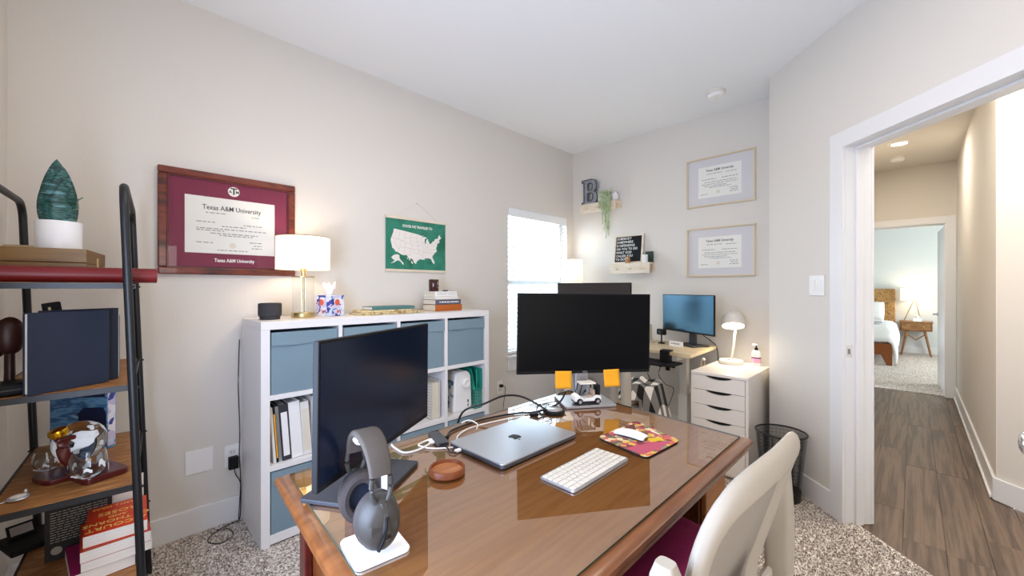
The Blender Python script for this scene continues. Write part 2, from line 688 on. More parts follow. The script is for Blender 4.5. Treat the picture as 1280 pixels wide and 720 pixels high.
# baseboards
BH, BT = 0.135, 0.015
struct('baseboard_left', MB().box(DX, BX, AY - BT, AY, 0, BH), 'trim_white', bevel=0.004)
struct('baseboard_far', MB().box(BX - BT, BX, 0.72, AY - BT, 0, BH), 'trim_white', bevel=0.004)
struct('baseboard_near_left', MB().box(DX, DX + BT, -1.2, AY - BT, 0, BH), 'trim_white', bevel=0.004)
mb = MB().box(-ZE, -DZ0 - 0.087, -BT, 0, 0, BH, MC)
struct('baseboard_right', mb, 'trim_white', bevel=0.004)

# office doorway: casing, jamb, stop
def casing(name, a0, a1, h, w, t, y, mx, both=True):
    m_ = MB().box(a0 - w, a0, y - t, y, 0, h + w, mx)
    m_.box(a1, a1 + w, y - t, y, 0, h + w, mx)
    m_.box(a0, a1, y - t, y, h, h + w, mx)
    return struct(name, m_, 'trim_white', bevel=0.003)


casing('trim_1', -DZ0, -DZ1, DH, 0.088, 0.017, 0.0, MC)
jb = MB().box(-DZ0 - 0.02, -DZ0, 0, 0.141, 0, DH + 0.02, MC)
jb.box(-DZ1, -DZ1 + 0.02, 0, 0.141, 0, DH + 0.02, MC)
jb.box(-DZ0, -DZ1, 0, 0.141, DH, DH + 0.02, MC)
jamb = struct('trim_2', jb, 'trim_white', bevel=0.002)
st = MB().box(-DZ0, -DZ0 + 0.012, 0.052, 0.09, 0, DH, MC)
st.box(-DZ1 - 0.012, -DZ1, 0.052, 0.09, 0, DH, MC)
st.box(-DZ0 + 0.012, -DZ1 - 0.012, 0.052, 0.09, DH - 0.012, DH, MC)
st.build('door_stop', 'trim_white', jamb, bevel=0.002)
sp = MB().box(-DZ0, -DZ0 + 0.0015, 0.006, 0.034, 0.91, 0.975, MC).build('strike_plate', 'chrome', jamb)
sp['label'] = 'small steel strike plate on the white door jamb'
MB().box(-DZ0 + 0.0014, -DZ0 + 0.002, 0.012, 0.026, 0.928, 0.957, MC).build('latch_hole', 'plate_shadow', sp)
casing('trim_3', -DZ0, -DZ1, DH, 0.088, 0.017, 0.141 + 0.017, MC)

# the office door, swung open into the room just outside the frame; only its knob reaches into view
hinge = (1.822, 1.376)
hx, hy = rzp(*hinge)
door = thing('door_1', None, None, (hx - 0.0, hy, 0.0), 0)
door['kind'] = 'structure'
ex, ey = rzp(1.822 - 0.775, 1.376 - 0.632)
ang = math.atan2(ey - hy, ex - hx)
door.rotation_euler = (0, 0, ang)
MB().box(0.004, 0.80, -0.003, 0.032, 0.015, DH - 0.006).build('door_leaf', 'trim_white', door, bevel=0.002)
kb = MB()
kb.lathe([(0.001, -0.003), (0.031, -0.003), (0.031, -0.009), (0.012, -0.012), (0.011, -0.03), (0.022, -0.036), (0.028, -0.047), (0.026, -0.058), (0.014, -0.064), (0.001, -0.065)], 24,
         mx=Matrix.Translation((0.735, 0, 0.92)) @ Matrix.Rotation(R(-90), 4, 'X') @ Matrix.Scale(1, 4))
kb.build('door_handle', 'chrome', door, smooth=True)

# window: frame, sashes, glass, stool and apron
wn = MB()
x0, x1, z0, z1 = 2.62, 3.515, 0.655, 2.045
yo = AY + 0.075
wn.box(x0, x0 + 0.035, yo, yo + 0.05, z0, z1).box(x1 - 0.035, x1, yo, yo + 0.05, z0, z1)
wn.box(x0 + 0.035, x1 - 0.035, yo, yo + 0.05, z1 - 0.04, z1).box(x0 + 0.035, x1 - 0.035, yo, yo + 0.05, z0, z0 + 0.05)
wn.box(x0 + 0.035, x1 - 0.035, yo + 0.005, yo + 0.04, 1.325, 1.365)
win = struct('window_1', wn, 'trim_white', bevel=0.003)
for za, zb in ((z0 + 0.05, 1.325), (1.365, z1 - 0.04)):
    MB().box(x0 + 0.035, x1 - 0.035, yo + 0.02, yo + 0.024, za, zb).build('pane', 'window_glass', win)
MB().box(x0 - 0.03, x1 + 0.03, AY - 0.035, AY - 0.0005, z0 - 0.02, z0).box(x0 + .001, x1 - .001, AY + 0.0005, yo, z0 + 0.0005, z0 + 0.004).build('sill', 'trim_white', win, bevel=0.004)
MB().box(x0 - 0.01, x1 + 0.01, AY - 0.016, AY - 0.0005, z0 - 0.14, z0 - 0.0205).build('apron', 'trim_white', win, bevel=0.003)
# blind
bl = thing('window_blind', 'white horizontal slat window blind hanging in the bright window', 'blind', (3.067, AY + 0.04, z1))
MB().box(-0.435, 0.435, -0.032, 0.03, -0.06, -0.001).build('headrail', 'blind_white', bl, bevel=0.003)
MB().box(-0.44, 0.44, -0.044, -0.0335, -0.082, -0.001).build('valance', 'blind_white', bl, bevel=0.004)
sl = MB()
sl.grid(lambda u, v: (-0.432 + 0.864 * u, (v - .5) * 0.05, 0.004 * (1 - (2 * v - 1) ** 2)), 1, 4)
slm = None
zz = -0.105
while zz > -1.33:
    if slm is None:
        so = sl.build('slat', 'blind_white', bl, solid=0.0025)
        slm = so
    else:
        so = slm.copy()
        C.objects.link(so)
    so.location = (0, 0, zz)
    so.rotation_euler = (R(15), 0, 0)
    zz -= 0.0445
MB().box(-0.432, 0.432, -0.026, 0.026, -1.378, -1.355).build('bottom_rail', 'blind_white', bl, bevel=0.003)
for sx in (-0.3, 0.3):
    MB().box(sx - .0015, sx + .0015, -0.0285, -0.0265, -1.36, -0.06).build('ladder_cord', 'blind_white', bl)
MB().tube([(-0.385, -0.05, -0.08), (-0.388, -0.052, -0.66)], 0.004, 6).build('tilt_wand', 'ink_soft', bl, smooth=True)

# outside
gd = MB().box(-30, 40, 3.2, 60, -0.4, -0.3)
struct('ground', gd, 'ground')
hs = thing('neighbour_house', 'pale green-grey neighbouring house seen between the blind slats', 'house', (9.0, 14.0, -0.3))
hm = MB()
for k in range(18):
    hm.box(-4, 3.1, -0.02 + 0.012 * (k % 2), 4, 0.2 * k, 0.2 * k + 0.195)
hm.build('siding', 'house_siding', hs)
MB().prism([(-0.6, 3.55), (2, 4.9), (4.6, 3.55)], -4.2, 3.3, Matrix(((0, 0, 1, 0), (1, 0, 0, 0), (0, 1, 0, 0), (0, 0, 0, 1)))).build('roof', 'house_roof', hs)

# ------------------------------------------------------------------ setting: hall and bedroom beyond the doorway
HX = 6.95
HY = -0.355
HD = 2.945 * math.sqrt(2)        # hall diagonal face: x - y = HD
struct('wall_hall_left', MB().box(3.30, HX, 0.50, 0.595, 0, CEIL), 'hall_paint')
mb = MB().box(HY + HD, HX + 0.12, HY - 0.12, HY, 0, CEIL)
struct('wall_hall_right', mb, 'hall_paint')
mb = MB().prism([(HY + HD, HY - 0.001), (HY + HD + 0.17, HY - 0.001), (-2.4 + HD + 0.17, -2.4), (-2.4 + HD, -2.4)], 0, CEIL)
struct('wall_hall_diagonal', mb, 'hall_paint')
mb = MB()
MH = Matrix.Translation((HX, 0, 0)) @ Matrix.Rotation(R(-90), 4, 'Z')    # local x -> -Y, local y -> +X
wall_holes(mb, -0.50, 0.355, 0, CEIL, 0, 0.12, [(-0.51, 0.28, 0, 2.06)], MH)
struct('wall_hall_end', mb, 'hall_paint')
struct('wall_hall_back', MB().box(0.2, 2.0, -2.5, -2.4, 0, CEIL), 'hall_paint')
struct('ceiling_hall', MB().prism([(0.2, -2.4), (2.0, -2.4), (HY + HD, HY), (HX, HY), (HX, 0.5), (3.27, 0.5), (1.4, -1.37)], CEIL, CEIL + 0.1), 'hall_paint')
cs = MB().box(-0.52, 0.27, -0.017, -0.0005, 2.05, 2.135, MH)
cs.box(0.27, 0.352, -0.017, -0.0005, 0, 2.135, MH)
struct('trim_4', cs, 'trim_white', bevel=0.003)
jm = MB().box(0.258, 0.278, 0.0, 0.12, 0, 2.06, MH)
jm.box(-0.50, 0.258, 0.0, 0.12, 2.04, 2.06, MH)
struct('trim_5', jm, 'trim_white', bevel=0.002)
bb = MB().box(HY + HD - 0.003, HX - 0.018, HY, HY + BT, 0, BH)
struct('baseboard_hall', bb, 'trim_white', bevel=0.004)
mb = MB().prism([(HY + HD, HY), (HY + BT + HD - BT * 1.414, HY + BT), (-2.3 + HD - BT * 1.414, -2.3), (-2.3 + HD, -2.3)], 0, BH)
struct('baseboard_hall_diagonal', mb, 'trim_white', bevel=0.003)
# shoe mould along the hall wall
struct('trim_6', MB().box(HY + HD + 0.01, HX - 0.02, HY + BT, HY + BT + 0.012, 0, 0.02), 'trim_white', bevel=0.004)

# plank floor: every board its own piece
hf = struct('floor_hall', MB().prism([(0.2, -2.4), (2.0, -2.4), (HY + HD, HY), (HX + 0.14, HY), (HX + 0.14, 0.5), (3.166, 0.5), (0.3, -2.366)], -0.05, -0.012), 'groove')
PW = 0.152
y = 0.495
row = 0
while y - PW > -2.4:
    ya, yb = y - PW, y
    xs0a, xs0b = ya + RC * math.sqrt(2) + 0.1, yb + RC * math.sqrt(2) + 0.1
    if yb > HY + 0.01:
        ende = HX + 0.07
    else:
        ende = None
    x = max(xs0a, 0.3) - random.uniform(0.1, 0.9)
    while True:
        xe = x + 1.22
        a0, b0 = max(x, xs0a), max(x, xs0b)
        if ende is not None:
            a1 = b1 = min(xe, ende)
        else:
            a1, b1 = min(xe, ya + HD), min(xe, yb + HD)
        if min(a1, b1) - max(a0, b0) > 0.01:
            g = 0.0009
            poly = [(a0 + g, ya + g), (a1 - g, ya + g), (b1 - g, yb - g), (b0 + g, yb - g)]
            cx = sum(p[0] for p in poly) / 4
            cy = sum(p[1] for p in poly) / 4
            # each board keeps a zero-centred local frame with a random slide so grain differs
            ox, oy = random.uniform(-9, 9), random.uniform(-9, 9)
            m_ = MB().prism([(px_ + ox, py_ + oy) for px_, py_ in poly], -0.012, -0.004 + random.uniform(-.0004, .0004))
            po = m_.build('plank', 'plank', hf)
            po.location = (-ox, -oy, 0)
        x = xe
        lim = ende if ende is not None else yb + HD
        if x > lim:
            break
    y -= PW
    row += 1

# hall fittings
dl = thing('recessed_light', 'bright round recessed light in the hall ceiling', 'light', (5.709, 0.104, CEIL))
MB().lathe([(0.062, -0.002), (0.062, -0.010), (0.088, -0.006), (0.09, 0.0)], 32, cap=False).build('trim_ring', 'bright_white', dl, smooth=True)
MB().lathe([(0.001, -0.004), (0.063, -0.004), (0.063, -0.003), (0.001, -0.003)], 32).build('lens', 'glow_can', dl)


def detector(loc, label):
    t = thing('smoke_detector', label, 'smoke detector', loc)
    MB().lathe([(0.068, 0), (0.068, -0.012), (0.06, -0.015)], 32).build('base_plate', 'warm_white', t, smooth=True)
    MB().lathe([(0.058, -0.015), (0.06, -0.028), (0.048, -0.042), (0.02, -0.046), (0.001, -0.046)], 32).build('cover', 'bright_white', t, smooth=True)
    MB().lathe([(0.012, -0.046), (0.012, -0.048), (0.001, -0.048)], 16, cx=0.015).build('test_button', 'warm_white', t)
    return t


detector((6.326, 0.129, CEIL), 'round white smoke detector on the hall ceiling behind the recessed light')
detector((3.235, 1.055, CEIL), 'round white smoke detector on the office ceiling near the far wall')

# bedroom
BWX = 11.22
struct('floor_bedroom', MB().box(HX + 0.08, BWX, -2.6, 2.6, -0.012, 0.002), 'carpet')
struct('wall_bedroom_far', MB().box(BWX, BWX + 0.1, -2.6, 2.6, 0, CEIL), 'bedroom_paint')
struct('wall_bedroom_right', MB().box(HX + 0.12, BWX, -2.7, -2.6, 0, CEIL), 'bedroom_paint')
struct('wall_bedroom_left', MB().box(HX + 0.12, BWX, 2.6, 2.7, 0, CEIL), 'bedroom_paint')
struct('wall_bedroom_near', MB().box(HX + 0.125, HX + 0.2, -2.6, -0.36, 0, CEIL).box(HX + 0.125, HX + 0.2, 0.52, 2.6, 0, CEIL), 'bedroom_paint')
struct('ceiling_bedroom', MB().box(HX + 0.12, BWX, -2.6, 2.6, CEIL, CEIL + 0.1), 'bedroom_paint')
struct('baseboard_bedroom', MB().box(BWX - BT, BWX, -2.6, 2.6, 0.002, BH), 'trim_white', bevel=0.004)
d2 = thing('door_2', None, None, (HX + 0.125, -0.262, 0.0), R(2.8))
d2['kind'] = 'structure'
MB().box(0.0, 0.74, -0.034, 0.0, 0.014, 2.035).build('door_leaf', 'trim_white', d2, bevel=0.002)
lv = MB().lathe([(0.001, 0.0), (0.028, 0.0), (0.026, 0.008), (0.011, 0.01), (0.011, 0.045), (0.001, 0.046)], 16, mx=Matrix.Translation((0.68, 0.0, 0.94)) @ Matrix.Rotation(R(-90), 4, 'X'))
lv.tube([(0.68, 0.04, 0.94), (0.62, 0.046, 0.942), (0.575, 0.042, 0.938)], 0.009, 8)
lv.build('door_handle', 'alu', d2, smooth=True)
for hz in (0.25, 1.0, 1.8):
    MB().box(-0.004, 0.004, -0.01, 0.004, hz, hz + 0.09).build('hinge', 'alu', d2)

# bed
bd = thing('bed', 'wooden bed with woven headboard and white bedding in the bedroom', 'bed', (10.15, 1.05, 0.002))
MB().box(0.9, 1.02, -0.79, 0.79, 0.3, 1.27).build('headboard', 'headboard_weave', bd, bevel=0.012)
MB().box(0.915, 1.0, -0.78, -0.72, 0.0, 0.3).build('leg', 'bed_wood', bd, bevel=0.006)
MB().box(0.915, 1.0, 0.72, 0.78, 0.0, 0.3).build('leg', 'bed_wood', bd, bevel=0.006)
fr = MB().box(-0.98, 0.9, -0.80, -0.75, 0.17, 0.34).box(-0.98, 0.9, 0.75, 0.80, 0.17, 0.34).box(-1.02, -0.96, -0.80, 0.80, 0.17, 0.36)
fr.build('frame', 'bed_wood', bd, bevel=0.01)
for sy in (-1, 1):
    lg = MB().add([(-1.02, sy * .80, .175), (-1.02, sy * .66, .175), (-.93, sy * .66, .175), (-.93, sy * .80, .175), (-1.02, sy * .80, 0), (-1.02, sy * .73, 0), (-.96, sy * .73, 0), (-.96, sy * .80, 0)],
                  [(0, 1, 2, 3), (4, 7, 6, 5), (0, 4, 5, 1), (1, 5, 6, 2), (2, 6, 7, 3), (3, 7, 4, 0)])
    lg.build('leg', 'bed_wood', bd, bevel=0.004)
MB().box(-0.95, 0.89, -0.74, 0.74, 0.30, 0.54).build('mattress', 'linen', bd, bevel=0.04, seg=3)


def duvet(u, v):
    # u across the bed (with overhang), v from foot to pillows
    x = -1.02 + 1.55 * v
    w = (u - .5) * 2 * 1.18
    yy = max(-0.83, min(0.83, w))
    over = abs(w) - 0.76
    z = 0.645 + 0.014 * math.sin(9 * v + 5 * u) + 0.012 * math.sin(17 * u + 3 * v)
    if over > 0:
        z -= over * 0.9 + 0.0
        yy = math.copysign(0.79 + 0.05 * min(1, over * 4) + 0.015 * math.sin(v * 25), w)
    z -= max(0, 0.10 - v) * 2.6
    if v < 0.1:
        x -= 0.02
    return (x, yy, z)


MB().grid(duvet, 44, 34).build('duvet', 'linen', bd, smooth=True, solid=0.03)


def pillow(name, label, loc, rot, w=0.62, h=0.42, t=0.16, group=None):
    def f(u, v):
        a, b = 2 * u - 1, 2 * v - 1
        th = (1 - a ** 4) ** .5 * (1 - b ** 4) ** .5
        k = 1 - 0.06 * (1 - abs(a)) * 0
        return a, b, th
    m_ = MB()
    m_.grid(lambda u, v: (f(u, v)[0] * w / 2 * (1 - .05 * f(u, v)[1] ** 2), f(u, v)[1] * h / 2 * (1 - .05 * f(u, v)[0] ** 2), t / 2 * f(u, v)[2]), 16, 12)
    m_.grid(lambda u, v: (f(1 - u, v)[0] * w / 2 * (1 - .05 * f(u, v)[1] ** 2), f(1 - u, v)[1] * h / 2 * (1 - .05 * f(u, v)[0] ** 2), -t / 2 * f(1 - u, v)[2]), 16, 12)
    o = m_.build(name, 'linen', None, smooth=True, loc=loc, rot=rot)
    tag(o, label, 'pillow', group)
    return o


pillow('pillow', 'white pillow leaning on the woven headboard near the middle of the bed', (10.93, 1.05, 0.83), (R(68), 0, R(-90)), 0.6)
pillow('pillow', 'narrow white pillow on the woven headboard at the nightstand side of the bed', (10.90, 0.56, 0.82), (R(66), 0, R(-90)), 0.3, 0.42)
bt = thing('folded_towel', 'small grey folded towel lying on the white bedding', 'towel', (9.75, 0.52, 0.668))
MB().prism(rrect(0.2, 0.3, 0.03), 0, 0.022).build('lower_fold', 'silver', bt, bevel=0.006)
MB().prism(rrect(0.19, 0.28, 0.03), 0.0225, 0.042).build('upper_fold', 'linen', bt, bevel=0.006)

# nightstand with tapered legs
ns = thing('nightstand', 'wooden nightstand with drawer and splayed legs beside the bed', 'nightstand', (10.96, -0.03, 0.002))
MB().box(-0.19, 0.19, -0.23, 0.23, 0.625, 0.65).box(-0.18, 0.19, -0.22, -0.2, 0.47, 0.625).box(-0.18, 0.19, 0.2, 0.22, 0.47, 0.625).box(-0.18, 0.19, -0.2, 0.2, 0.47, 0.485).box(0.17, 0.19, -.2, .2, .485, .625).build('body', 'nightstand_wood', ns, bevel=0.004)
dw = MB().box(-0.195, -0.175, -0.197, 0.197, 0.488, 0.622).build('drawer', 'nightstand_wood', ns, bevel=0.003)
for ky in (-0.1, 0.1):
    MB().sphere((-0.205, ky, 0.555), 0.012).build('knob', 'brass', dw, smooth=True)
for sx in (-1, 1):
    for sy in (-1, 1):
        MB().tube([(sx * 0.13, sy * 0.12, 0.47), (sx * 0.16, sy * 0.2, 0.0)], [0.022, 0.016], 8).build('leg', 'nightstand_wood', ns, smooth=True)
MB().tube([(-0.13, -0.14, 0.42), (-.14, 0, 0.3), (-0.13, 0.14, 0.42)], 0.012, 8).build('stretcher', 'nightstand_wood', ns, smooth=True)
bl2 = thing('table_lamp', 'lit bedroom lamp with a white drum shade on gold tripod legs', 'lamp', (10.995, -0.02, 0.661))
for k in range(3):
    a = R(90 + 120 * k)
    MB().tube([(0.012 * math.cos(a), 0.012 * math.sin(a), 0.40), (0.15 * math.cos(a), 0.15 * math.sin(a), 0.0)], 0.008, 8).build('leg', 'brass', bl2, smooth=True)
MB().lathe([(0.02, 0.37), (0.022, 0.42), (0.012, 0.46)], 12).build('hub', 'brass', bl2, smooth=True)
MB().lathe([(0.205, 0.385), (0.2, 0.62)], 32, cap=False).build('lamp_shade', 'shade_lit_bed', bl2, smooth=True, solid=0.003)
tb = thing('tissue_box', 'small white tissue box on the bedroom nightstand', 'tissue box', (10.80, -0.05, 0.6525))
MB().cbox(0, 0, 0.035, 0.06, 0.12, 0.07).build('carton', 'bright_white', tb, bevel=0.004)
MB().lathe([(0.03, 0.07), (0.035, 0.09), (0.02, 0.115), (0.004, 0.11)], 10).build('tissue', 'linen', tb, smooth=True)


# ------------------------------------------------------------------ generic small builders
def book(name, label, loc, rot, L, Dp, T, cover, pages='page_white', group=None, cat='book', soft=False):
    """lies flat: spine along -y, L along x, Dp along y, T thick; origin at its base centre"""
    t = thing(name, label, cat, loc, 0, group, rot)
    c = 0.0025 if not soft else 0.0012
    o = 0.004 if not soft else 0.0005
    m_ = MB().box(-L / 2, L / 2, -Dp / 2, Dp / 2, 0, c).box(-L / 2, L / 2, -Dp / 2, Dp / 2, T - c, T).box(-L / 2, L / 2, -Dp / 2, -Dp / 2 + c, c, T - c)
    m_.build('cover', cover, t, bevel=0.0012 if not soft else 0)
    MB().box(-L / 2 + o, L / 2 - o, -Dp / 2 + c, Dp / 2 - o, c, T - c).build('pages', pages, t)
    return t


def lines(name, rows, material, parent, y, cx=0, h=0.004, word=0.02, gap=0.006, seed=1):
    """rows = (x0, x1, z): strips of tiny illegible print, one flat print part facing -y"""
    rnd = random.Random(seed)
    m_ = MB()
    for xa, xb, z in rows:
        x = xa
        while x < xb - 0.004:
            w = min(rnd.uniform(.4, 1.3) * word, xb - x)
            m_.box(cx + x, cx + x + w, y - 0.0004, y, z - h / 2, z + h / 2)
            x += w + gap * rnd.uniform(.7, 1.2)
    o = m_.build(name, material, parent)
    o['kind'] = 'stuff'
    return o


# ------------------------------------------------------------------ étagère at the near left wall
EX, EY, ERZ = -0.087, 2.13, R(-3.4)
et = thing('etagere', 'black metal etagere with curved top bars and brown wooden shelves by left wall', 'shelf unit', (EX, EY, 0), ERZ)
HXE, HYE = 0.158, 0.336
SHX, SHY = -0.034, 0.020


def ES(x, y, z):
    k = z - 0.97
    return (x + SHX * k, y + SHY * k, z)


def EW(x, y, z):
    """local point of the etagere -> world"""
    x, y, z = ES(x, y, z)
    c, s_ = math.cos(ERZ), math.sin(ERZ)
    return (EX + c * x - s_ * y, EY + s_ * x + c * y, z)


PR = 0.0118
for sx in (-1, 1):
    pts = [ES(sx * HXE, -HYE, 0.0), ES(sx * HXE, -HYE, 0.5), ES(sx * HXE, -HYE, 1.0), ES(sx * HXE, -HYE, 1.56)]
    for k in range(1, 7):
        a = R(15 * k)
        pts.append(ES(sx * HXE, -HYE + 0.065 * (1 - math.cos(a)), 1.56 + 0.065 * math.sin(a)))
    for k in range(0, 7):
        a = R(15 * k)
        pts.append(ES(sx * HXE, HYE - 0.065 + 0.065 * math.sin(a), 1.56 + 0.065 * math.cos(a)))
    pts += [ES(sx * HXE, HYE, 1.0), ES(sx * HXE, HYE, 0.5), ES(sx * HXE, HYE, 0)]
    MB().tube(pts, PR, 10, up=Vector((1, 0, 0))).build('side_frame', 'black_metal', et, smooth=True)
SHZ = (1.305, 0.977, 0.655, 0.338)
for z in SHZ:
    sh = MB()
    c = [ES(-HXE + .006, -HYE + .006, z), ES(HXE - .006, HYE - .006, z)]
    sh.box(c[0][0], c[1][0], c[0][1], c[1][1], z - 0.012, z)
    so = sh.build('shelf_board', 'shelf_wood', et, bevel=0.002)
    rl = MB()
    x0, x1, y0, y1 = c[0][0] - .008, c[1][0] + .008, c[0][1] - .008, c[1][1] + .008
    for q in ((x0, x1, y0, y0 + .007), (x0, x1, y1 - .007, y1), (x0, x0 + .007, y0 + .008, y1 - .008), (x1 - .007, x1, y0 + .008, y1 - .008)):
        rl.box(q[0], q[1], q[2], q[3], z - 0.019, z - 0.001)
    rl.build('rail', 'black_metal', so)
    for sx in (-1, 1):
        for sy in (-1, 1):
            p = ES(sx * HXE, sy * HYE, z - 0.012)
            MB().sphere((p[0] + sx * 0.012, p[1], p[2]), 0.0045, n=8, m=6).build('bolt', 'black_metal', so, smooth=True)

# top shelf -----------------------------------------------------
S1 = SHZ[0] + 0.001
tb_ = thing('document_tube', 'long dark red document tube lying along the top shelf edge', 'tube', (-0.085, 1.877, S1 + 0.0245), R(3))
rm = Matrix.Rotation(R(90), 4, 'Y')
MB().lathe([(0.0245, -0.175), (0.0245, 0.13)], 24, mx=rm).build('barrel', 'maroon_roll', tb_, smooth=True)
MB().lathe([(0.0248, 0.136), (0.0248, 0.2)], 24, mx=rm).build('cap', 'maroon_roll', tb_, smooth=True)
MB().lathe([(0.0246, 0.1302), (0.0246, 0.1358)], 24, mx=rm).build('gold_band', 'gold', tb_, smooth=True)
wb = thing('keepsake_box', 'hinged wooden keepsake box under the white plant pot', 'box', (-0.148, 2.08, S1), R(-8))
MB().box(-0.115, 0.112, -0.13, 0.165, 0, 0.064).build('body', 'box_wood', wb, bevel=0.002)
MB().box(-0.115, 0.112, -0.13, 0.165, 0.0652, 0.11).build('lid', 'box_wood', wb, bevel=0.002)
MB().box(0.1125, 0.117, 0.005, 0.03, 0.045, 0.088).build('clasp', 'brass', wb, bevel=0.001)
pl = thing('wood_block', 'pale flat wooden block lying behind the white plant pot', 'block', (-0.165, 2.205, S1 + 0.1105), R(-8))
MB().box(-0.095, 0.07, -0.014, 0.014, 0, 0.022).box(-0.09, 0.065, -0.0145, -0.014, 0.004, 0.018).build('block', 'pale_wood', pl, bevel=0.002)

pt = thing('potted_snake_plant', 'stubby dark green striped snake plant in a round white pot', 'plant', (-0.126, 2.10, S1 + 0.1105), 0)
MB().lathe([(0.001, 0), (0.05, 0), (0.056, 0.006), (0.057, 0.098), (0.055, 0.101), (0.051, 0.098), (0.05, 0.085), (0.001, 0.085)], 40, cap=False).build('pot', 'pot_white', pt, smooth=True)
MB().lathe([(0.049, 0.083), (0.03, 0.088), (0.001, 0.09)], 20).build('soil', 'soil', pt, smooth=True)


def leaf(h, w, cx, cy, yaw, lean, curl=0.25):
    def f(u, v):
        ww = w * (math.sin(PI * (0.12 + 0.88 * v) ** 0.8) ** 0.75 if v < 0.999 else 0.0) * 0.5
        s_ = (2 * u - 1)
        x = s_ * ww
        yv = curl * ww * s_ * s_ + lean * v * v * h
        z = h * v
        c, sn = math.cos(yaw), math.sin(yaw)
        return (cx + c * x - sn * yv, cy + sn * x + c * yv, 0.085 + z)
    return MB().grid(f, 6, 14)


VIEW = R(-90 + 128)      # leaf blades mostly face the room
for k, (h, w, cx, cy, yaw, lean) in enumerate(((0.235, 0.085, -0.006, 0.004, 0, 0.03), (0.205, 0.085, 0.008, -0.012, 20, -0.04), (0.19, 0.08, -0.014, -0.01, -12, -0.02),
                                               (0.165, 0.075, 0.014, -0.018, 25, -0.08), (0.15, 0.06, 0.018, 0.006, 40, 0.06), (0.17, 0.06, -0.014, 0.012, -20, 0.1), (0.125, 0.07, 0.0, -0.024, 5, -0.1))):
    leaf(h, w, cx, cy, R(yaw), lean).build('leaf', 'snake_leaf', pt, smooth=True, solid=0.0025)
MB().tube(smooth_path([(0.026, -0.006, 0.145), (0.044, -0.012, 0.152), (0.044, -0.014, 0.178), (0.058, -0.02, 0.192)]), [0.004 * (1 - .035 * i) for i in range(19)], 6).build('offshoot', 'snake_edge', pt, smooth=True)

# second shelf -----------------------------------------------------
S2 = SHZ[1] + 0.001


def upright(name, label, base, yaw, w, h, t, cover, pages='page_white', group=None, soft=False):
    """standing book, front cover facing local -y turned by yaw, spine on the +x side"""
    # lying: x=L(height), y=Dp(width; spine -y), z=T. stand it: L->up, -y -> +x(right), z -> -y
    m3 = Matrix(((0, -1, 0), (0, 0, -1), (1, 0, 0)))
    e = (Matrix.Rotation(yaw, 3, 'Z') @ m3).to_euler()
    c, s_ = math.cos(yaw), math.sin(yaw)
    off = Vector((0, t / 2))
    ox, oy = c * off.x - s_ * off.y, s_ * off.x + c * off.y
    return book(name, label, (base[0] + ox, base[1] + oy, base[2] + h / 2), e, h, w, t, cover, pages, group, 'book', soft)


YB = R(31)
c31, s31 = math.cos(YB), math.sin(YB)


def alongB(d, n=0):     # along the row (right) and back
    return (-0.0905 + c31 * d - s31 * n, 1.846 + s31 * d + c31 * n)


upright('book', 'large navy cloth book standing in front on the second shelf', (*alongB(0, 0), S2), YB, 0.192, 0.238, 0.022, 'navy_cloth')
upright('book', 'navy book with a red top edge, second in the upright row', (*alongB(0.042, 0.0235), S2), YB, 0.19, 0.242, 0.02, 'navy_dark', 'red_cover')
p = alongB(0.062, 0.044)
upright('book', 'pale spined thin book behind the two navy books', (*p, S2), YB, 0.185, 0.232, 0.009, 'page_white')
p = alongB(0.074, 0.054)
upright('book', 'thin blue-grey and red book at the back of the upright row', (*p, S2), YB, 0.18, 0.215, 0.007, 'grey_spine')
p = alongB(0.036, 0.064)
bk = thing('remote_control', 'slim black remote standing up behind the navy books', 'remote', (*p, S2), YB, rot=(0, R(-9), YB))
MB().box(-0.021, 0.021, 0, 0.012, 0.004, 0.268).build('body', 'black_plastic', bk, bevel=0.003)
MB().cbox(-.009, -.0006, 0.25, 0.006, 0.0012, 0.01).build('button', 'pale_wood', bk)
p = alongB(-0.118, 0.03)
wt = thing('glove', 'rounded dark brown leather ball glove beside the navy book', 'glove', (-0.215, 1.93, S2), R(25))
gm = MB()
gm.sphere((0, 0, 0.165), 0.034, 0.026, 0.058, 18, 12)
gm.build('palm', 'brown_leather', wt, smooth=True)
for k, (dx, dz) in enumerate(((-0.022, 0.13), (-0.03, 0.16), (-0.026, 0.192))):
    MB().sphere((dx, 0.012, dz), 0.02, 0.02, 0.028, 10, 8).build('finger', 'brown_leather', wt, smooth=True)
MB().lathe([(0.02, 0), (0.022, 0.004), (0.012, 0.03), (0.011, 0.11), (0.016, 0.125)], 14).build('stand', 'brown_leather', wt, smooth=True)
cs_ = thing('case', 'flat black zip case lying at the left of the second shelf', 'case', (-0.215, 1.862, S2), R(16))
MB().prism(rrect(0.085, 0.09, 0.02), 0, 0.036).build('body', 'black_plastic', cs_, bevel=0.01, seg=3)
MB().prism(rrect(0.0865, 0.0915, 0.02), 0.016, 0.02).build('zip', 'dark_grey', cs_)

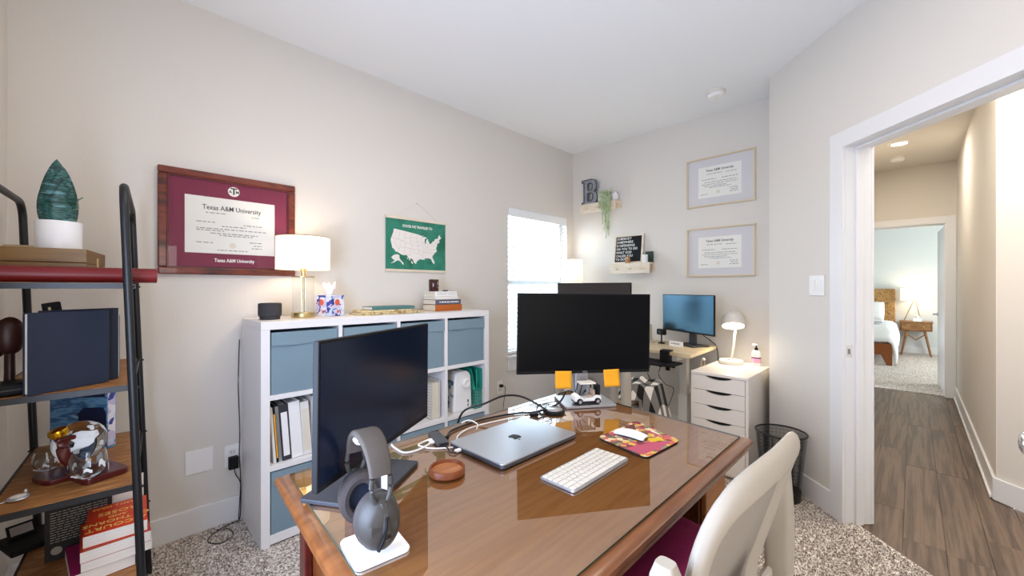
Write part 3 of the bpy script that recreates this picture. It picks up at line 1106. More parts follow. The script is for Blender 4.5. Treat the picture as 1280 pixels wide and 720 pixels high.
# third shelf -----------------------------------------------------
S3 = SHZ[2] + 0.001
bb_ = thing('boxed_book', 'blue boxed book showing a night house with lit windows behind the globe decanter', 'book', (-0.073, 2.292, S3), R(-42 + 0))
W_, H_, T_ = 0.205, 0.285, 0.04
bb_.rotation_euler = (0, 0, R(-40))
bb_.location = (-0.088, 2.30, S3)
MB().box(-W_ / 2, W_ / 2, 0, T_, 0, H_).build('slipcase', 'blue_cover', bb_, bevel=0.002)
hp = MB()
hp.box(0.0, 0.1, -0.0006, 0, 0.012, 0.135)
hp.add([(-0.01, -0.0006, 0.135), (0.102, -0.0006, 0.135), (0.09, -0.0006, 0.165), (0.02, -0.0006, 0.165)], [(0, 1, 2, 3)])
hp.box(-0.095, 0.095, -0.0007, 0, 0.205, 0.22)
for k in range(5):
    hp.box(-0.05 + .024 * k, -0.034 + .024 * k, -0.0008, 0, 0.222, 0.262)
hp.build('house_print', 'navy_print', bb_)
wp = MB()
for i in range(3):
    for j in range(3):
        wp.box(0.062 + .011 * i, 0.071 + .011 * i, -0.0012, -0.0007, 0.05 + .016 * j, 0.063 + .016 * j)
wp.build('window_print', 'window_yellow', bb_)
MB().box(W_ / 2, W_ / 2 + 0.0006, 0.004, T_ - 0.004, 0.01, H_ - .01).build('spine_print', 'tissue_print', bb_)

GX, GY = -0.062, 1.975
gs = thing('globe_decanter', 'etched glass globe decanter with gold stopper on a mahogany stand', 'decanter', (GX, GY, S3), R(22))
sb = rrect(0.115, 0.15, 0.02, cx=0.02, cy=-0.03) 
MB().prism(sb, 0, 0.02).prism(rrect(0.09, 0.12, 0.03, cx=-0.045, cy=0.06), 0, 0.016).build('base', 'mahogany', gs, bevel=0.003)
arm = smooth_path([(0.03, 0.0, 0.016), (-0.01, -0.012, 0.035), (-0.045, -0.015, 0.075), (-0.055, -0.014, 0.115), (-0.052, -0.012, 0.137)])
MB().tube(arm, 0.013, 8, flat=1.3).build('arm', 'mahogany', gs, smooth=True)
MB().cbox(-0.05, -0.012, 0.144, 0.045, 0.03, 0.014).build('cradle', 'mahogany', gs, bevel=0.005)
MB().sphere((0.0, 0.03, 0.112), 0.067, n=32, m=20).build('globe', 'clear_glass', gs, smooth=True)
# frosted continents: shallow patches on the sphere
cm = MB()
rr = 0.0676
for (lon, lat, a, b_) in ((-100, 20, .55, .42), (-60, -28, .3, .42), (-150, 40, .3, .22), (-20, 30, .3, .4), (-40, 60, .35, .2), (-120, -8, .22, .2), (10, -20, .3, .3), (-75, 48, .2, .16)):
    la, lo = R(lat), R(lon)
    n = 14
    vv = []
    for ring, kk in ((0, 0.0), (1, .55), (2, 1.0)):
        for i in range(n):
            th = 2 * PI * i / n
            j_ = 1 + .22 * math.sin(3 * th + lon) + .12 * math.sin(5 * th)
            l1, b1 = lo + a * kk * j_ * math.cos(th), la + b_ * kk * j_ * math.sin(th)
            vv.append((rr * math.cos(b1) * math.cos(l1), .03 + rr * math.cos(b1) * math.sin(l1), .112 + rr * math.sin(b1)))
    ff = [(r_ * n + i, r_ * n + (i + 1) % n, (r_ + 1) * n + (i + 1) % n, (r_ + 1) * n + i) for r_ in (0, 1) for i in range(n)]
    cm.add(vv, ff)
cm.build('etched_map', 'etched', gs, smooth=True)
MB().lathe([(0.011, 0.0), (0.011, 0.05)], 14, mx=Matrix.Translation((-0.02, 0.01, 0.125)) @ Matrix.Rotation(R(-60), 4, 'Y')).build('neck', 'clear_glass', gs, smooth=True)
MB().lathe([(0.001, 0), (0.021, 0.004), (0.025, 0.014), (0.022, 0.026), (0.012, 0.03), (0.001, 0.031)], 20, mx=Matrix.Translation((-0.06, -0.012, 0.153)) @ Matrix.Rotation(R(-18), 4, 'Y')).build('stopper', 'gold', gs, smooth=True)


def tumbler(label, loc, r_=0.043):
    t = thing('glass_tumbler', label, 'glass', loc)
    k = r_ / 0.043
    prof = [(0.001, 0), (0.02, 0), (0.034, 0.012), (0.043, 0.038), (0.042, 0.06), (0.036, 0.082), (0.034, 0.082), (0.039, 0.06), (0.0405, 0.038), (0.03, 0.016), (0.001, 0.012)]
    MB().lathe([(a * k, b * k) for a, b in prof], 32, cap=False).build('bowl', 'clear_glass', t, smooth=True)
    e = MB()
    for i in range(9):
        a0 = i * 0.75
        zc = (0.03 + 0.014 * math.sin(i * 2.1)) * k
        e.grid(lambda u, v: (0.0436 * k * math.cos(a0 + .42 * u), 0.0436 * k * math.sin(a0 + .42 * u), zc + (.012 + .008 * math.sin(i)) * (v - .5 + .4 * math.sin(5 * u)) * k), 4, 2)
    e.build('etched_map', 'etched', t, smooth=True)
    return t


tumbler('round etched glass tumbler on the front of the mahogany decanter stand', (-0.050, 1.893, S3 + 0.0205), 0.046)
tumbler('etched glass tumbler half hidden behind the decanter arm', (-0.155, 2.125, S3 + 0.0005), 0.036)
ck = thing('pocket_watch', 'round silver pocket watch lying on the third shelf', 'watch', (-0.195, 1.895, S3))
MB().lathe([(0.001, 0), (0.02, 0), (0.024, 0.004), (0.022, 0.008), (0.001, 0.009)], 24).build('case', 'silver', ck, smooth=True)
MB().lathe([(0.017, 0.0088), (0.001, 0.0098)], 24).build('face', 'bright_white', ck, smooth=True)
MB().lathe([(0.004, 0.004), (0.005, 0.012), (0.003, 0.018)], 10, cx=0.012, cy=0.024).build('crown', 'silver', ck, smooth=True)
MB().tube(smooth_path([(-0.02, 0, 0.003), (-0.035, -0.01, 0.002), (-0.05, 0.012, 0.002), (-0.044, 0.03, 0.002)]), 0.0016, 6).build('chain', 'silver', ck, smooth=True)

# bottom shelf -----------------------------------------------------
S4 = SHZ[3] + 0.001
yaw = R(-2)
for k, (nm, lb, L, Dp, T, cov, dx, dy, rz) in enumerate((
        ('book', 'magenta paperback at the bottom of the stack on the lowest shelf', 0.15, 0.225, 0.04, 'magenta_cover', -0.03, 0.0, 6),
        ('book', 'thick pale book third from the top under the orange-red one', 0.17, 0.23, 0.028, 'page_white', 0.01, 0.0, 2),
        ('book', 'orange book second from the top of the stack on the lowest shelf', 0.17, 0.225, 0.036, 'orange_red_dark', 0.008, -0.002, 2),
        ('book', 'bright orange-red paperback with gold title on top of the stack', 0.155, 0.225, 0.038, 'orange_red', 0.014, 0.012, -2))):
    zz_ = S4 + sum((0.0405, 0.0285, 0.0365, 0.038)[:k])
    bt_ = book(nm, lb, (0.004 + dx, 1.993 + dy, zz_), (0, 0, R(180 + rz)), L, Dp, T, cov, 'page_white', None, 'book', True)
    if k == 3:
        for body, yy, sz, ms in (('A COURT', -0.078, 0.034, 'gold'), ('OF THORNS', -0.038, 0.03, 'gold'), ('AND', -0.005, 0.022, 'gold'), ('ROSES', 0.032, 0.036, 'gold'), ('SARAH J. MAAS', 0.088, 0.02, 'gold')):
            tt = text('title', body, sz, 'window_yellow', bt_, (0, -yy, T + 0.0003), (0, 0, 0), off=0.0004)
bk_ = upright('book', 'black book showing white back cover text, standing behind the stack', (-0.078, 2.125, S4), R(0), 0.165, 0.235, 0.02, 'ink_black', soft=True)
bk_['label'] = 'black book showing white back cover text, standing behind the orange-red stack'
tl = MB()
rn = random.Random(3)
for i in range(17):
    x = -0.07
    e_ = 0.07 if i not in (3, 11) else 0.02
    while x < e_:
        w_ = rn.uniform(.006, .018)
        z_ = 0.205 - .0085 * i - (0.006 if i > 3 else 0)
        tl.box(x, min(x + w_, e_), -0.0004, 0, z_ - .0013, z_ + .0013)
        x += w_ + .003
tx = tl.build('back_text', 'ink_soft', bk_)
tx.matrix_parent_inverse = Matrix.Identity(4)
_m = Matrix(((0, -1, 0), (0, 0, -1), (1, 0, 0))).to_4x4()
# local frame of the book: undo its standing rotation
tx.matrix_local = (Matrix.Translation((0, 0, 0.0102 * 2 - .0004)) @ _m.inverted() @ Matrix.Translation((0, 0, -0.235 / 2)))
bdg = MB().lathe([(0.001, 0), (0.014, 0.0), (0.014, 0.0006), (0.001, 0.0006)], 16).build('emblem', 'ink_soft', bk_, loc=(-0.085, 0.055, 0.0202))
cdw = thing('card', 'white card with a grey swoosh standing behind the books', 'card', (0.05, 2.14, S4), R(-4))
MB().box(-0.042, 0.042, 0, 0.002, 0, 0.225).build('card', 'paper', cdw)
MB().tube(smooth_path([(-0.02, -0.001, 0.185), (0, -0.001, 0.19), (0.022, -0.001, 0.205)]), [0.001] + [.004] * 11 + [0.001], 6, flat=0.2).build('swoosh', 'ink_soft', cdw)
kbx = thing('tablet_stand', 'flat black organiser with white label at the back of the lowest shelf', 'organiser', (-0.212, 2.33, S4), R(20))
MB().prism(rrect(0.13, 0.16, 0.008), 0, 0.02).build('body', 'black_plastic', kbx, bevel=0.003)
ln_ = MB().box(-0.035, 0.035, -0.004, 0.004, 0, 0.05).build('display', 'black_plastic', kbx, loc=(-0.01, 0.03, 0.021), rot=(R(-35), 0, 0))
ln_.rotation_euler = (R(-35), 0, 0)
MB().box(-0.028, 0.028, -0.0046, -0.004, 0.01, 0.042).build('label', 'silver', ln_)


# ------------------------------------------------------------------ left wall: diploma, map, plates
AW = AY - 0.0005
dp = thing('framed_diploma', 'large dark red framed maroon-matted university diploma on the left wall', 'diploma', (0.478, AW, 1.631))
W2, H2, FW = 0.313, 0.272, 0.036
fr = MB()
for (a, b, c, d) in ((-W2, W2, H2 - FW, H2), (-W2, W2, -H2, -H2 + FW), (-W2, -W2 + FW, -H2 + FW, H2 - FW), (W2 - FW, W2, -H2 + FW, H2 - FW)):
    fr.box(a, b, -0.026, 0, c, d)
fo = fr.build('frame', 'frame_red', dp, bevel=0.006)
li = MB()
k = FW
for (a, b, c, d) in ((-W2 + k, W2 - k, H2 - k - .006, H2 - k), (-W2 + k, W2 - k, -H2 + k, -H2 + k + .006), (-W2 + k, -W2 + k + .006, -H2 + k + .006, H2 - k - .006), (W2 - k - .006, W2 - k, -H2 + k + .006, H2 - k - .006)):
    li.box(a, b, -0.02, -0.004, c, d)
li.build('inner_lip', 'mahogany', dp)
MB().box(-W2 + k, W2 - k, -0.010, -0.002, -H2 + k, H2 - k).build('mat_board', 'mat_maroon', dp)
pz0, pz1, pxa, pxb = -0.157, 0.144, -0.207, 0.205
pp = MB().box(pxa, pxb, -0.0115, -0.0101, pz0, pz1).build('paper_sheet', 'paper', dp)
y_ = -0.0118
text('title', 'Texas A&M University', 0.036, 'ink', dp, (0.0, y_, 0.088), sx=0.82, off=0.0004)
lines('body_print', [(-.12, -.03, .06), (.09, .13, .055), (-.16, -.08, .01), (.05, .15, .006), (-.05, .06, -.008), (-.16, .16, -.024), (-.16, -.04, -.034), (-.1, .12, -.048), (-.06, .1, -.058), (-.16, -.08, -.1), (.08, .14, -.088), (.1, .14, -.105), (.09, .14, -.12), (-.07, .07, -.138)], 'ink_soft', dp, y_, h=0.0045)
MB().lathe([(0.001, 0), (0.016, 0), (0.016, 0.0006), (0.001, 0.0006)], 20, mx=Matrix.Translation((0, y_ + .0003, -0.11)) @ Matrix.Rotation(R(90), 4, 'X')).build('seal', 'paper_cream', dp)
ov = MB().lathe([(0.001, 0), (0.027, 0), (0.027, 0.001), (0.001, 0.001)], 28, mx=Matrix.Translation((0.005, -0.0101, 0.188)) @ Matrix.Rotation(R(90), 4, 'X')).build('emblem_medallion', 'paper', dp)
text('emblem_letter', 'T', 0.05, 'ink_black', dp, (0.005, -0.0115, 0.188), off=0.001)
text('emblem_letter', 'A', 0.02, 'ink_black', dp, (-0.011, -0.0115, 0.186), off=0.0006)
text('emblem_letter', 'M', 0.02, 'ink_black', dp, (0.0215, -0.0115, 0.186), off=0.0006)
text('lower_title', 'Texas A&M University', 0.026, 'lettering_white', dp, (0.01, -0.0105, -0.194), sx=0.78, off=0.0007)
MB().box(-W2 + k + .006, W2 - k - .006, -0.0165, -0.0155, -H2 + k + .006, H2 - k - .006).build('glass', 'picture_glass', dp)

# map poster
mp = thing('map_poster', 'green hanging poster of a pale United States map with wooden rails', 'poster', (1.647, AW, 1.61))
PWD, PHT = 0.258, 0.185
MB().box(-PWD, PWD, -0.0065, -0.005, -PHT, PHT).build('print', 'map_green', mp)
MB().box(-PWD - .004, PWD + .004, -0.012, -0.0005, PHT - .002, PHT + .018).build('rail', 'raw_wood', mp, bevel=0.002)
MB().box(-PWD - .004, PWD + .004, -0.012, -0.0005, -PHT - .018, -PHT + .002).build('rail', 'raw_wood', mp, bevel=0.002)
MB().tube([(-0.19, -0.004, PHT + .017), (0.0, -0.004, PHT + .135), (0.19, -0.004, PHT + .017)], 0.0012, 6).build('cord', 'paper_cream', mp)
MB().lathe([(0.004, 0), (0.004, 0.008)], 8, mx=Matrix.Translation((0, 0, PHT + .135)) @ Matrix.Rotation(R(90), 4, 'X')).build('nail', 'silver', mp)
text('title', "STATES I'VE TRAVELED TO", 0.026, 'map_cream', mp, (0.005, -0.0068, 0.137), sx=0.84, off=0.0009)
US = [(-124.7, 48.4), (-122.8, 49), (-95.2, 49), (-94.6, 48.7), (-91, 48.1), (-88.4, 48.3), (-92, 46.7), (-88, 47.4), (-84.5, 46.5), (-87.5, 45.7), (-88, 43.5), (-87.5, 41.7), (-86.5, 42.2), (-86.3, 44), (-85, 45.7), (-83.4, 45), (-83.7, 43.7), (-82.5, 43), (-83.2, 41.8), (-81.5, 41.6), (-79, 42.7),
      (-79, 43.3), (-76.5, 43.5), (-75, 45), (-71.4, 45.1), (-70.3, 46.2), (-69.2, 47.4), (-68.2, 47.3), (-67.8, 45.7), (-67, 44.8), (-70, 43.7), (-70.8, 42.6), (-70, 41.8), (-73.8, 40.8), (-74.2, 39.5), (-75.6, 38.2), (-76.1, 36.9), (-75.6, 35.3), (-77.5, 34.4), (-79, 33.4), (-81.2, 31.8), (-81.4, 30.3), (-80.1, 27.2), (-80.4, 25.3), (-81.6, 25.9), (-82.7, 27.9), (-82.9, 29.2), (-84.2, 30), (-86.5, 30.4), (-89.5, 30.2), (-89.2, 29.2), (-91.5, 29.4), (-94, 29.7), (-95.5, 28.8), (-97.2, 27.4), (-97.3, 25.9), (-99.2, 26.5), (-100.8, 29.2), (-102.4, 29.8), (-103.3, 29), (-104.6, 29.8), (-106.5, 31.8), (-108.2, 31.8), (-108.2, 31.3), (-111, 31.3), (-114.8, 32.5), (-117.1, 32.5), (-118.4, 33.8), (-120.6, 34.5), (-122, 36.7), (-123.7, 39), (-124.3, 40.4), (-124.1, 43), (-123.9, 46.2)]


def usxy(lo, la):
    th = R((lo + 96) * 0.616)
    r_ = 73.3 - (la - 38)
    return (r_ * math.sin(th) * 0.0105 + 0.004, (73.3 - r_ * math.cos(th)) * 0.0097 - 0.022)


def flat_poly(name, polys, material, parent, y):
    m_ = MB()
    for p in polys:
        n = len(p)
        ar = sum(p[i][0] * p[(i + 1) % n][1] - p[(i + 1) % n][0] * p[i][1] for i in range(n))
        q = p if ar > 0 else p[::-1]
        tri = tessellate_polygon([[Vector((a, b, 0)) for a, b in q]])
        fs = []
        for t_ in tri:
            (ax, ay), (bx_, by_), (cx_, cy_) = (q[t_[0]], q[t_[1]], q[t_[2]])
            cr = (bx_ - ax) * (cy_ - ay) - (by_ - ay) * (cx_ - ax)
            fs.append(tuple(t_) if cr > 0 else tuple(t_)[::-1])
        m_.add([(a, y, b) for a, b in q], fs)
    return m_.build(name, material, parent)


flat_poly('country_shape', [[usxy(*p) for p in US]], 'map_cream', mp, -0.0068)
ak = [(-.215, -.1), (-.2, -.085), (-.185, -.078), (-.165, -.075), (-.15, -.082), (-.148, -.105), (-.135, -.12), (-.118, -.135), (-.113, -.15), (-.125, -.147), (-.14, -.128), (-.155, -.12), (-.17, -.122), (-.19, -.135), (-.222, -.145), (-.2, -.131), (-.188, -.12), (-.2, -.115)]
flat_poly('alaska_shape', [ak], 'map_cream', mp, -0.0068)
flat_poly('islands_shape', [[(-.09, -.1), (-.082, -.096), (-.078, -.103), (-.085, -.106)], [(-.075, -.106), (-.06, -.108), (-.058, -.115), (-.07, -.113)], [(-.055, -.116), (-.043, -.125), (-.036, -.142), (-.05, -.136)]], 'map_cream', mp, -0.0068)
bl_ = MB()
for pts in (((-117, 49), (-117, 42), (-124, 42)), ((-120, 42), (-120, 39), (-114.6, 35)), ((-114, 42), (-114, 37), (-114.7, 32.6)), ((-111, 49), (-111, 45), (-104, 45)), ((-111, 45), (-111, 41), (-102, 41)), ((-109, 41), (-109, 31.4)), ((-120, 42), (-111, 42)), ((-104, 49), (-104, 41)), ((-114, 37), (-94.6, 37)), ((-102, 41), (-102, 37)), ((-103, 37), (-103, 32), (-106.5, 32)),
            ((-100, 37), (-100, 34.5), (-94.5, 33.7)), ((-104, 46), (-96.5, 46)), ((-104, 43), (-96.5, 43), (-91.2, 43.5)), ((-97, 49), (-96.5, 43), (-95.8, 40.5)), ((-102, 40), (-95.4, 40), (-94.6, 39), (-94.6, 33)), ((-95.8, 40.6), (-91.4, 40.5)), ((-92, 46.7), (-91.2, 43.5), (-90.2, 41.8), (-91.4, 40.5), (-90, 38.8), (-89.2, 37), (-89.6, 36), (-91, 33), (-91.5, 31), (-89.7, 31)), ((-94, 33), (-91.2, 33)),
            ((-94.6, 36.5), (-89.5, 36.5), (-81.7, 36.6), (-76, 36.5)), ((-90.3, 35), (-83.5, 35), (-79, 33.8)), ((-88.2, 35), (-88.4, 30.4)), ((-85.5, 35), (-85, 31), (-81.5, 30.7)), ((-87.5, 41.7), (-87.5, 38), (-84.8, 39)), ((-84.8, 41.7), (-84.8, 39), (-82.6, 38.4), (-81.7, 36.6)), ((-90.6, 42.5), (-87.8, 42.5)), ((-80.5, 42), (-80.5, 39.7), (-75.8, 39.7)), ((-79.8, 42), (-75.3, 42), (-74.7, 41)), ((-83.5, 35), (-81, 32)), ((-73.3, 45), (-73.3, 41)), ((-71.5, 45), (-72.5, 42.7)), ((-73.3, 42.2), (-71, 42.1))):
    q = [usxy(*p) for p in pts]
    for i in range(len(q) - 1):
        (xa, za), (xb, zb) = q[i], q[i + 1]
        L_ = math.hypot(xb - xa, zb - za)
        nx, nz = -(zb - za) / L_ * .0007, (xb - xa) / L_ * .0007
        bl_.add([(xa + nx, -.0071, za + nz), (xa - nx, -.0071, za - nz), (xb - nx, -.0071, zb - nz), (xb + nx, -.0071, zb + nz)], [(0, 1, 2, 3)])
bl_.build('state_borders', 'map_line', mp)


def wall_plate(name, label, cat, loc, rz, w, h):
    t = thing(name, label, cat, loc, rz)
    MB().box(-w / 2, w / 2, -0.006, 0, -h / 2, h / 2).build('plate', 'bright_white', t, bevel=0.0025)
    return t


bp_ = wall_plate('wall_plate', 'blank wide white wall plate above the baseboard near the etagere', 'wall plate', (0.332, AW, 0.374), 0, 0.118, 0.122)
for sx in (-1, 1):
    for sz in (-1, 1):
        MB().lathe([(0.003, 0), (0.003, 0.001)], 8, mx=Matrix.Translation((sx * .023, -.006, sz * .048)) @ Matrix.Rotation(R(90), 4, 'X')).build('screw', 'warm_white', bp_)


def outlet(label, loc, rz):
    t = wall_plate('wall_outlet', label, 'outlet', loc, rz, 0.074, 0.12)
    for sz in (-.02, .02):
        s_ = MB().box(-.017, .017, -.0085, -.006, sz - .014, sz + .014).build('socket', 'warm_white', t, bevel=0.002)
        for sx in (-.006, .006):
            MB().box(sx - .001, sx + .001, -.0088, -.0084, sz - .004, sz + .006).build('slot', 'ink_black', s_)
    return t


outlet('white wall outlet with a black adapter, left of the white cube shelf', (0.478, AW, 0.362), 0)
outlet('white wall outlet with a black plug under the window', (2.51, AW, 0.38), 0)
ad = thing('power_adapter', 'black plug-in adapter in the outlet left of the cube shelf', 'adapter', (0.478, AW - 0.009, 0.335))
MB().box(-.022, .022, -.032, 0, -.04, .026).build('body', 'black_plastic', ad, bevel=0.004)
cb = MB().tube(smooth_path([(0.003, -.02, -.038), (0.01, -.02, -.075), (0.03, -.022, -.12), (0.034, -.02, -.2), (0.028, -.022, -.325), (-.005, -.03, -.3285), (-.09, -.07, -.3285), (-.13, -.14, -.3285), (-.09, -.2, -.3285), (-.03, -.17, -.3285), (-.03, -.09, -.3285), (-.08, -.05, -.3285)], 5), 0.0024, 6)
cb.build('cable', 'cable_black', ad, smooth=True)
c2 = MB().tube(smooth_path([(0.503, AW - .02, 0.004), (0.512, AW - .022, 0.2), (0.508, AW - .012, 0.36), (0.512, AW - .004, 0.5), (0.505, AW - .004, 0.75), (0.51, AW - .006, 1.0)], 5), 0.0022, 6).build('lamp_cord', 'cable_black', None, smooth=True)
tag(c2, 'thin dark cord running up the wall along the cube shelf side', 'cord')
pg = thing('power_plug', 'black plug and cord in the outlet under the window', 'plug', (2.51, AW - 0.009, 0.40))
MB().box(-.014, .014, -.03, 0, -.012, .012).build('plug_body', 'black_plastic', pg, bevel=0.004)
MB().tube(smooth_path([(0, -.028, 0), (0.02, -.045, -.01), (0.03, -.03, -.08), (0.02, -.02, -.22), (0.05, -.03, -.385)], 5), 0.0028, 6).build('cable', 'cable_black', pg, smooth=True)

# ------------------------------------------------------------------ cube shelf against the left wall
KX0, KX1, KY0, KY1 = 0.52, 2.012, 2.256, 2.65
KH = 1.12
ku = thing('cube_shelf', 'white twelve cube shelf unit standing along the left wall', 'shelf unit', (KX0, KY0, 0.0))
kw, kd = KX1 - KX0, KY1 - KY0
TO, TI = 0.04, 0.022
CW = (kw - 2 * TO - 3 * TI) / 4
CHs = ((0.752, 1.08), (0.398, 0.727), (0.054, 0.374))
MB().box(0, TO, 0, kd, 0, KH - TO - .0004).build('side_panel', 'kallax_white', ku, bevel=0.0015)
MB().box(kw - TO, kw, 0, kd, 0, KH - TO - .0004).build('side_panel', 'kallax_white', ku, bevel=0.0015)
MB().box(0, kw, 0, kd, KH - TO, KH).build('top_panel', 'kallax_white', ku, bevel=0.0015)
MB().box(TO, kw - TO, 0.001, kd, 0.012, 0.054).build('bottom_panel', 'kallax_white', ku, bevel=0.0015)
for z in (0.374, 0.727):
    MB().box(TO, kw - TO, 0.001, kd - .002, z, z + 0.0245).build('shelf', 'kallax_white', ku, bevel=0.0012)
for i in range(1, 4):
    x = TO + CW * i + TI * (i - 1)
    dv = MB()
    for za, zb in ((0.054, 0.374), (0.3985, 0.727), (0.7515, 1.08)):
        dv.box(x, x + TI, 0.002, kd - .002, za, zb)
    dv.build('divider', 'kallax_white', ku, bevel=0.0012)


def cellx(i):
    return KX0 + TO + i * (CW + TI)


COLS = ('first', 'second', 'third', 'fourth')
first_bin = None
for row_, (za, nm) in enumerate(((0.7525, 'top'), (0.055, 'bottom'))):
    for i in range(4):
        lab = f'blue fabric storage bin in the {nm} row of the cube shelf, {COLS[i]} from left'
        loc = (cellx(i) + CW / 2, KY0 + 0.012, za)
        if first_bin is None:
            b_ = thing('storage_bin', lab, 'bin', loc, 0, 'blue fabric bins in the cube shelf')
            w = CW / 2 - 0.007
            h = 0.312

            def front(u, v):
                x = (u - .5) * 2 * w
                z = h * v
                bulge = 0.004 * math.sin(PI * u) * math.sin(PI * v)
                return (x, -bulge + .0015 * math.sin(14 * v + 9 * u) * (1 if v > .75 else .3), z)
            m_ = MB().grid(front, 16, 18)
            m_.box(-w, -w + .004, 0.001, 0.36, 0, h).box(w - .004, w, 0.001, 0.36, 0, h).box(-w, w, .356, .36, 0, h).box(-w, w, .001, .36, 0, .004)
            m_.build('body', 'bin_blue', b_, smooth=False)

            def band(u, v):
                x = (u - .5) * 2 * w
                z = h * (0.785 + .215 * v) + .0022 * math.sin(11 * u + 1) * (1 - v)
                return (x, -0.0065 - .0025 * math.sin(7 * u) * (1 - v) - .003 * (1 - v), z)
            MB().grid(band, 20, 4).build('folded_band', 'bin_blue', b_, solid=0.002)
            MB().box(-w, w, -.0075, -.006, h - .004, h + .001).build('binding', 'bin_dark', b_)
            first_bin = b_
        else:
            c_ = copy_tree(first_bin)
            c_.location = loc
            c_['label'] = lab

# middle row, first cube: binders and books leaning left
M1 = 0.3985 + 0.0005
bx = cellx(0) + 0.004


def binder(label, x, t, h, tilt, mcol, d=0.26, label_patch=None, y0=0.035):
    b = thing('binder', label, 'binder', (x, KY0 + y0, M1), rot=(0, R(tilt), 0))
    c = 0.003
    MB().box(0, c, 0, d, 0, h).box(t - c, t, 0, d, 0, h).box(c, t - c, 0, c, 0, h).build('cover', mcol, b, bevel=0.001)
    MB().box(c, t - c, 0.006, d - .01, 0.004, h - .012).build('pages', 'page_white', b)
    if label_patch:
        MB().box(t * .16, t * .84, -0.0012, -0.0002, h * .08, h * .86).build('spine_label', label_patch, b)
    return b


binder('thin white folder leaning at the far left of the cube shelf cubby', bx + 0.0215, 0.012, 0.285, -4.0, 'page_white')
binder('slim black and yellow folder between white folders', bx + 0.035, 0.009, 0.29, -4.0, 'black_plastic', label_patch='sticky')
binder('thin grey folder left of the black binder', bx + 0.0455, 0.015, 0.285, -4.0, 'silver')
binder('black binder with a white spine label', bx + 0.062, 0.043, 0.29, -4.0, 'dark_grey', label_patch='bright_white')
binder('thick white binder right of the black one', bx + 0.1065, 0.054, 0.295, -4.0, 'bright_white')
binder('bundle of loose white papers in a pale folder', bx + 0.162, 0.042, 0.285, -3.8, 'page_white', label_patch='paper_cream')
binder('wide white binder at the right of the first cubby', bx + 0.206, 0.075, 0.305, -0.2, 'bright_white')

# third cube: woven basket with white rim, accordion file
wx = cellx(2) + 0.115
wk = thing('woven_basket', 'woven tan basket with a slotted white liner rim in the cube shelf', 'basket', (wx, KY0 + 0.18, M1))
MB().lathe([(0.02, 0.002), (0.062, 0.004), (0.075, 0.08), (0.095, 0.2), (0.09, 0.2), (0.07, 0.08), (0.05, 0.01)], 28).build('weave', 'wicker', wk, smooth=True)
for k_ in range(10):
    MB().lathe([(0.0645 + .0028 * k_ + .003, 0.012 + .019 * k_), (0.0675 + .0028 * k_ + .004, 0.02 + .019 * k_), (0.066 + .0028 * k_ + .003, 0.028 + .019 * k_)], 28, cap=False).build('coil', 'wicker', wk, smooth=True)
rim = MB()
for k_ in range(28):
    a0, a1 = 2 * PI * k_ / 28, 2 * PI * (k_ + .62) / 28
    for za, zb in ((0.212, 0.236), (0.246, 0.27)):
        rim.add([(0.098 * math.cos(a), 0.098 * math.sin(a), z) for z in (za, zb) for a in (a0, a1)] + [(0.094 * math.cos(a), 0.094 * math.sin(a), z) for z in (za, zb) for a in (a0, a1)], [(0, 1, 3, 2), (5, 4, 6, 7), (0, 2, 6, 4), (1, 5, 7, 3)])
for za, zb in ((0.2, 0.212), (0.236, 0.246), (0.27, 0.284)):
    rim.lathe([(0.096, za), (0.099, za), (0.099, zb), (0.096, zb), (0.096, za)], 28, cap=False)
rim.build('liner_rim', 'bright_white', wk)
# coiled raffia foot that spills to the left front
MB().tube([(0.068 * math.cos(a) * (1.15 + .12 * math.sin(3 * a)), 0.07 * math.sin(a) * 1.2, 0.012) for a in [R(18 * i) for i in range(20)]], 0.011, 8, closed=True).build('base_coil', 'wicker', wk, smooth=True)
ac = thing('accordion_file', 'grey ribbed accordion file box beside the woven basket', 'file box', (cellx(2) + 0.245, KY0 + 0.035, M1))
MB().box(0.0, 0.01, 0, 0.3, 0, 0.25).box(0.066, 0.076, 0, 0.3, 0, 0.26).build('cover', 'accordion', ac, bevel=0.002)
for k_ in range(7):
    MB().box(0.0105 + k_ * .0079, 0.0175 + k_ * .0079, 0.006, 0.295, 0.003, 0.243 + .003 * (k_ % 2)).build('divider_card', 'paper_cream', ac)
for k_ in range(12):
    MB().box(-.002, 0.0, 0.004, 0.296, 0.012 + .0195 * k_, 0.022 + .0195 * k_).build('rib', 'warm_white', ac)

# fourth cube: sewing machine and teal mesh tote
sm = thing('sewing_machine', 'white sewing machine with floral front and handwheel in the cube shelf', 'sewing machine', (cellx(3) + 0.085, KY0 + 0.05, M1))
bd_ = MB()
sec = [(0.0, 0.0), (0.165, 0.0), (0.168, 0.05), (0.158, 0.24), (0.145, 0.272), (0.12, 0.285), (0.05, 0.285), (0.022, 0.272), (0.012, 0.22)]
mxs = Matrix(((1, 0, 0, 0), (0, 0, 1, 0), (0, 1, 0, 0), (0, 0, 0, 1)))
bd_.prism(sec, 0.0, 0.12, mxs)
bd_.build('pillar', 'bright_white', sm, bevel=0.012, seg=3)
MB().prism([(0.02, .175), (0.158, .175), (0.15, .262), (0.12, .28), (0.05, .28), (0.02, .262)], 0.121, 0.26, mxs).build('arm', 'bright_white', sm, bevel=0.01)
MB().prism([(0.0, 0.0), (0.168, 0.0), (0.168, 0.07), (0.0, 0.07)], 0.121, 0.3, mxs).build('bed', 'bright_white', sm, bevel=0.006)
MB().prism([(-.0008, 0.02), (0.011, 0.22), (0.0118, 0.225), (0.012, 0.22), (0.001, 0.02)], 0.012, 0.11, mxs).add([(-0.0012, .012, .02), (-0.0012, .112, .02), (0.0105, .112, .215), (0.0105, .012, .215)], [(0, 3, 2, 1)]).build('floral_panel', 'floral', sm)
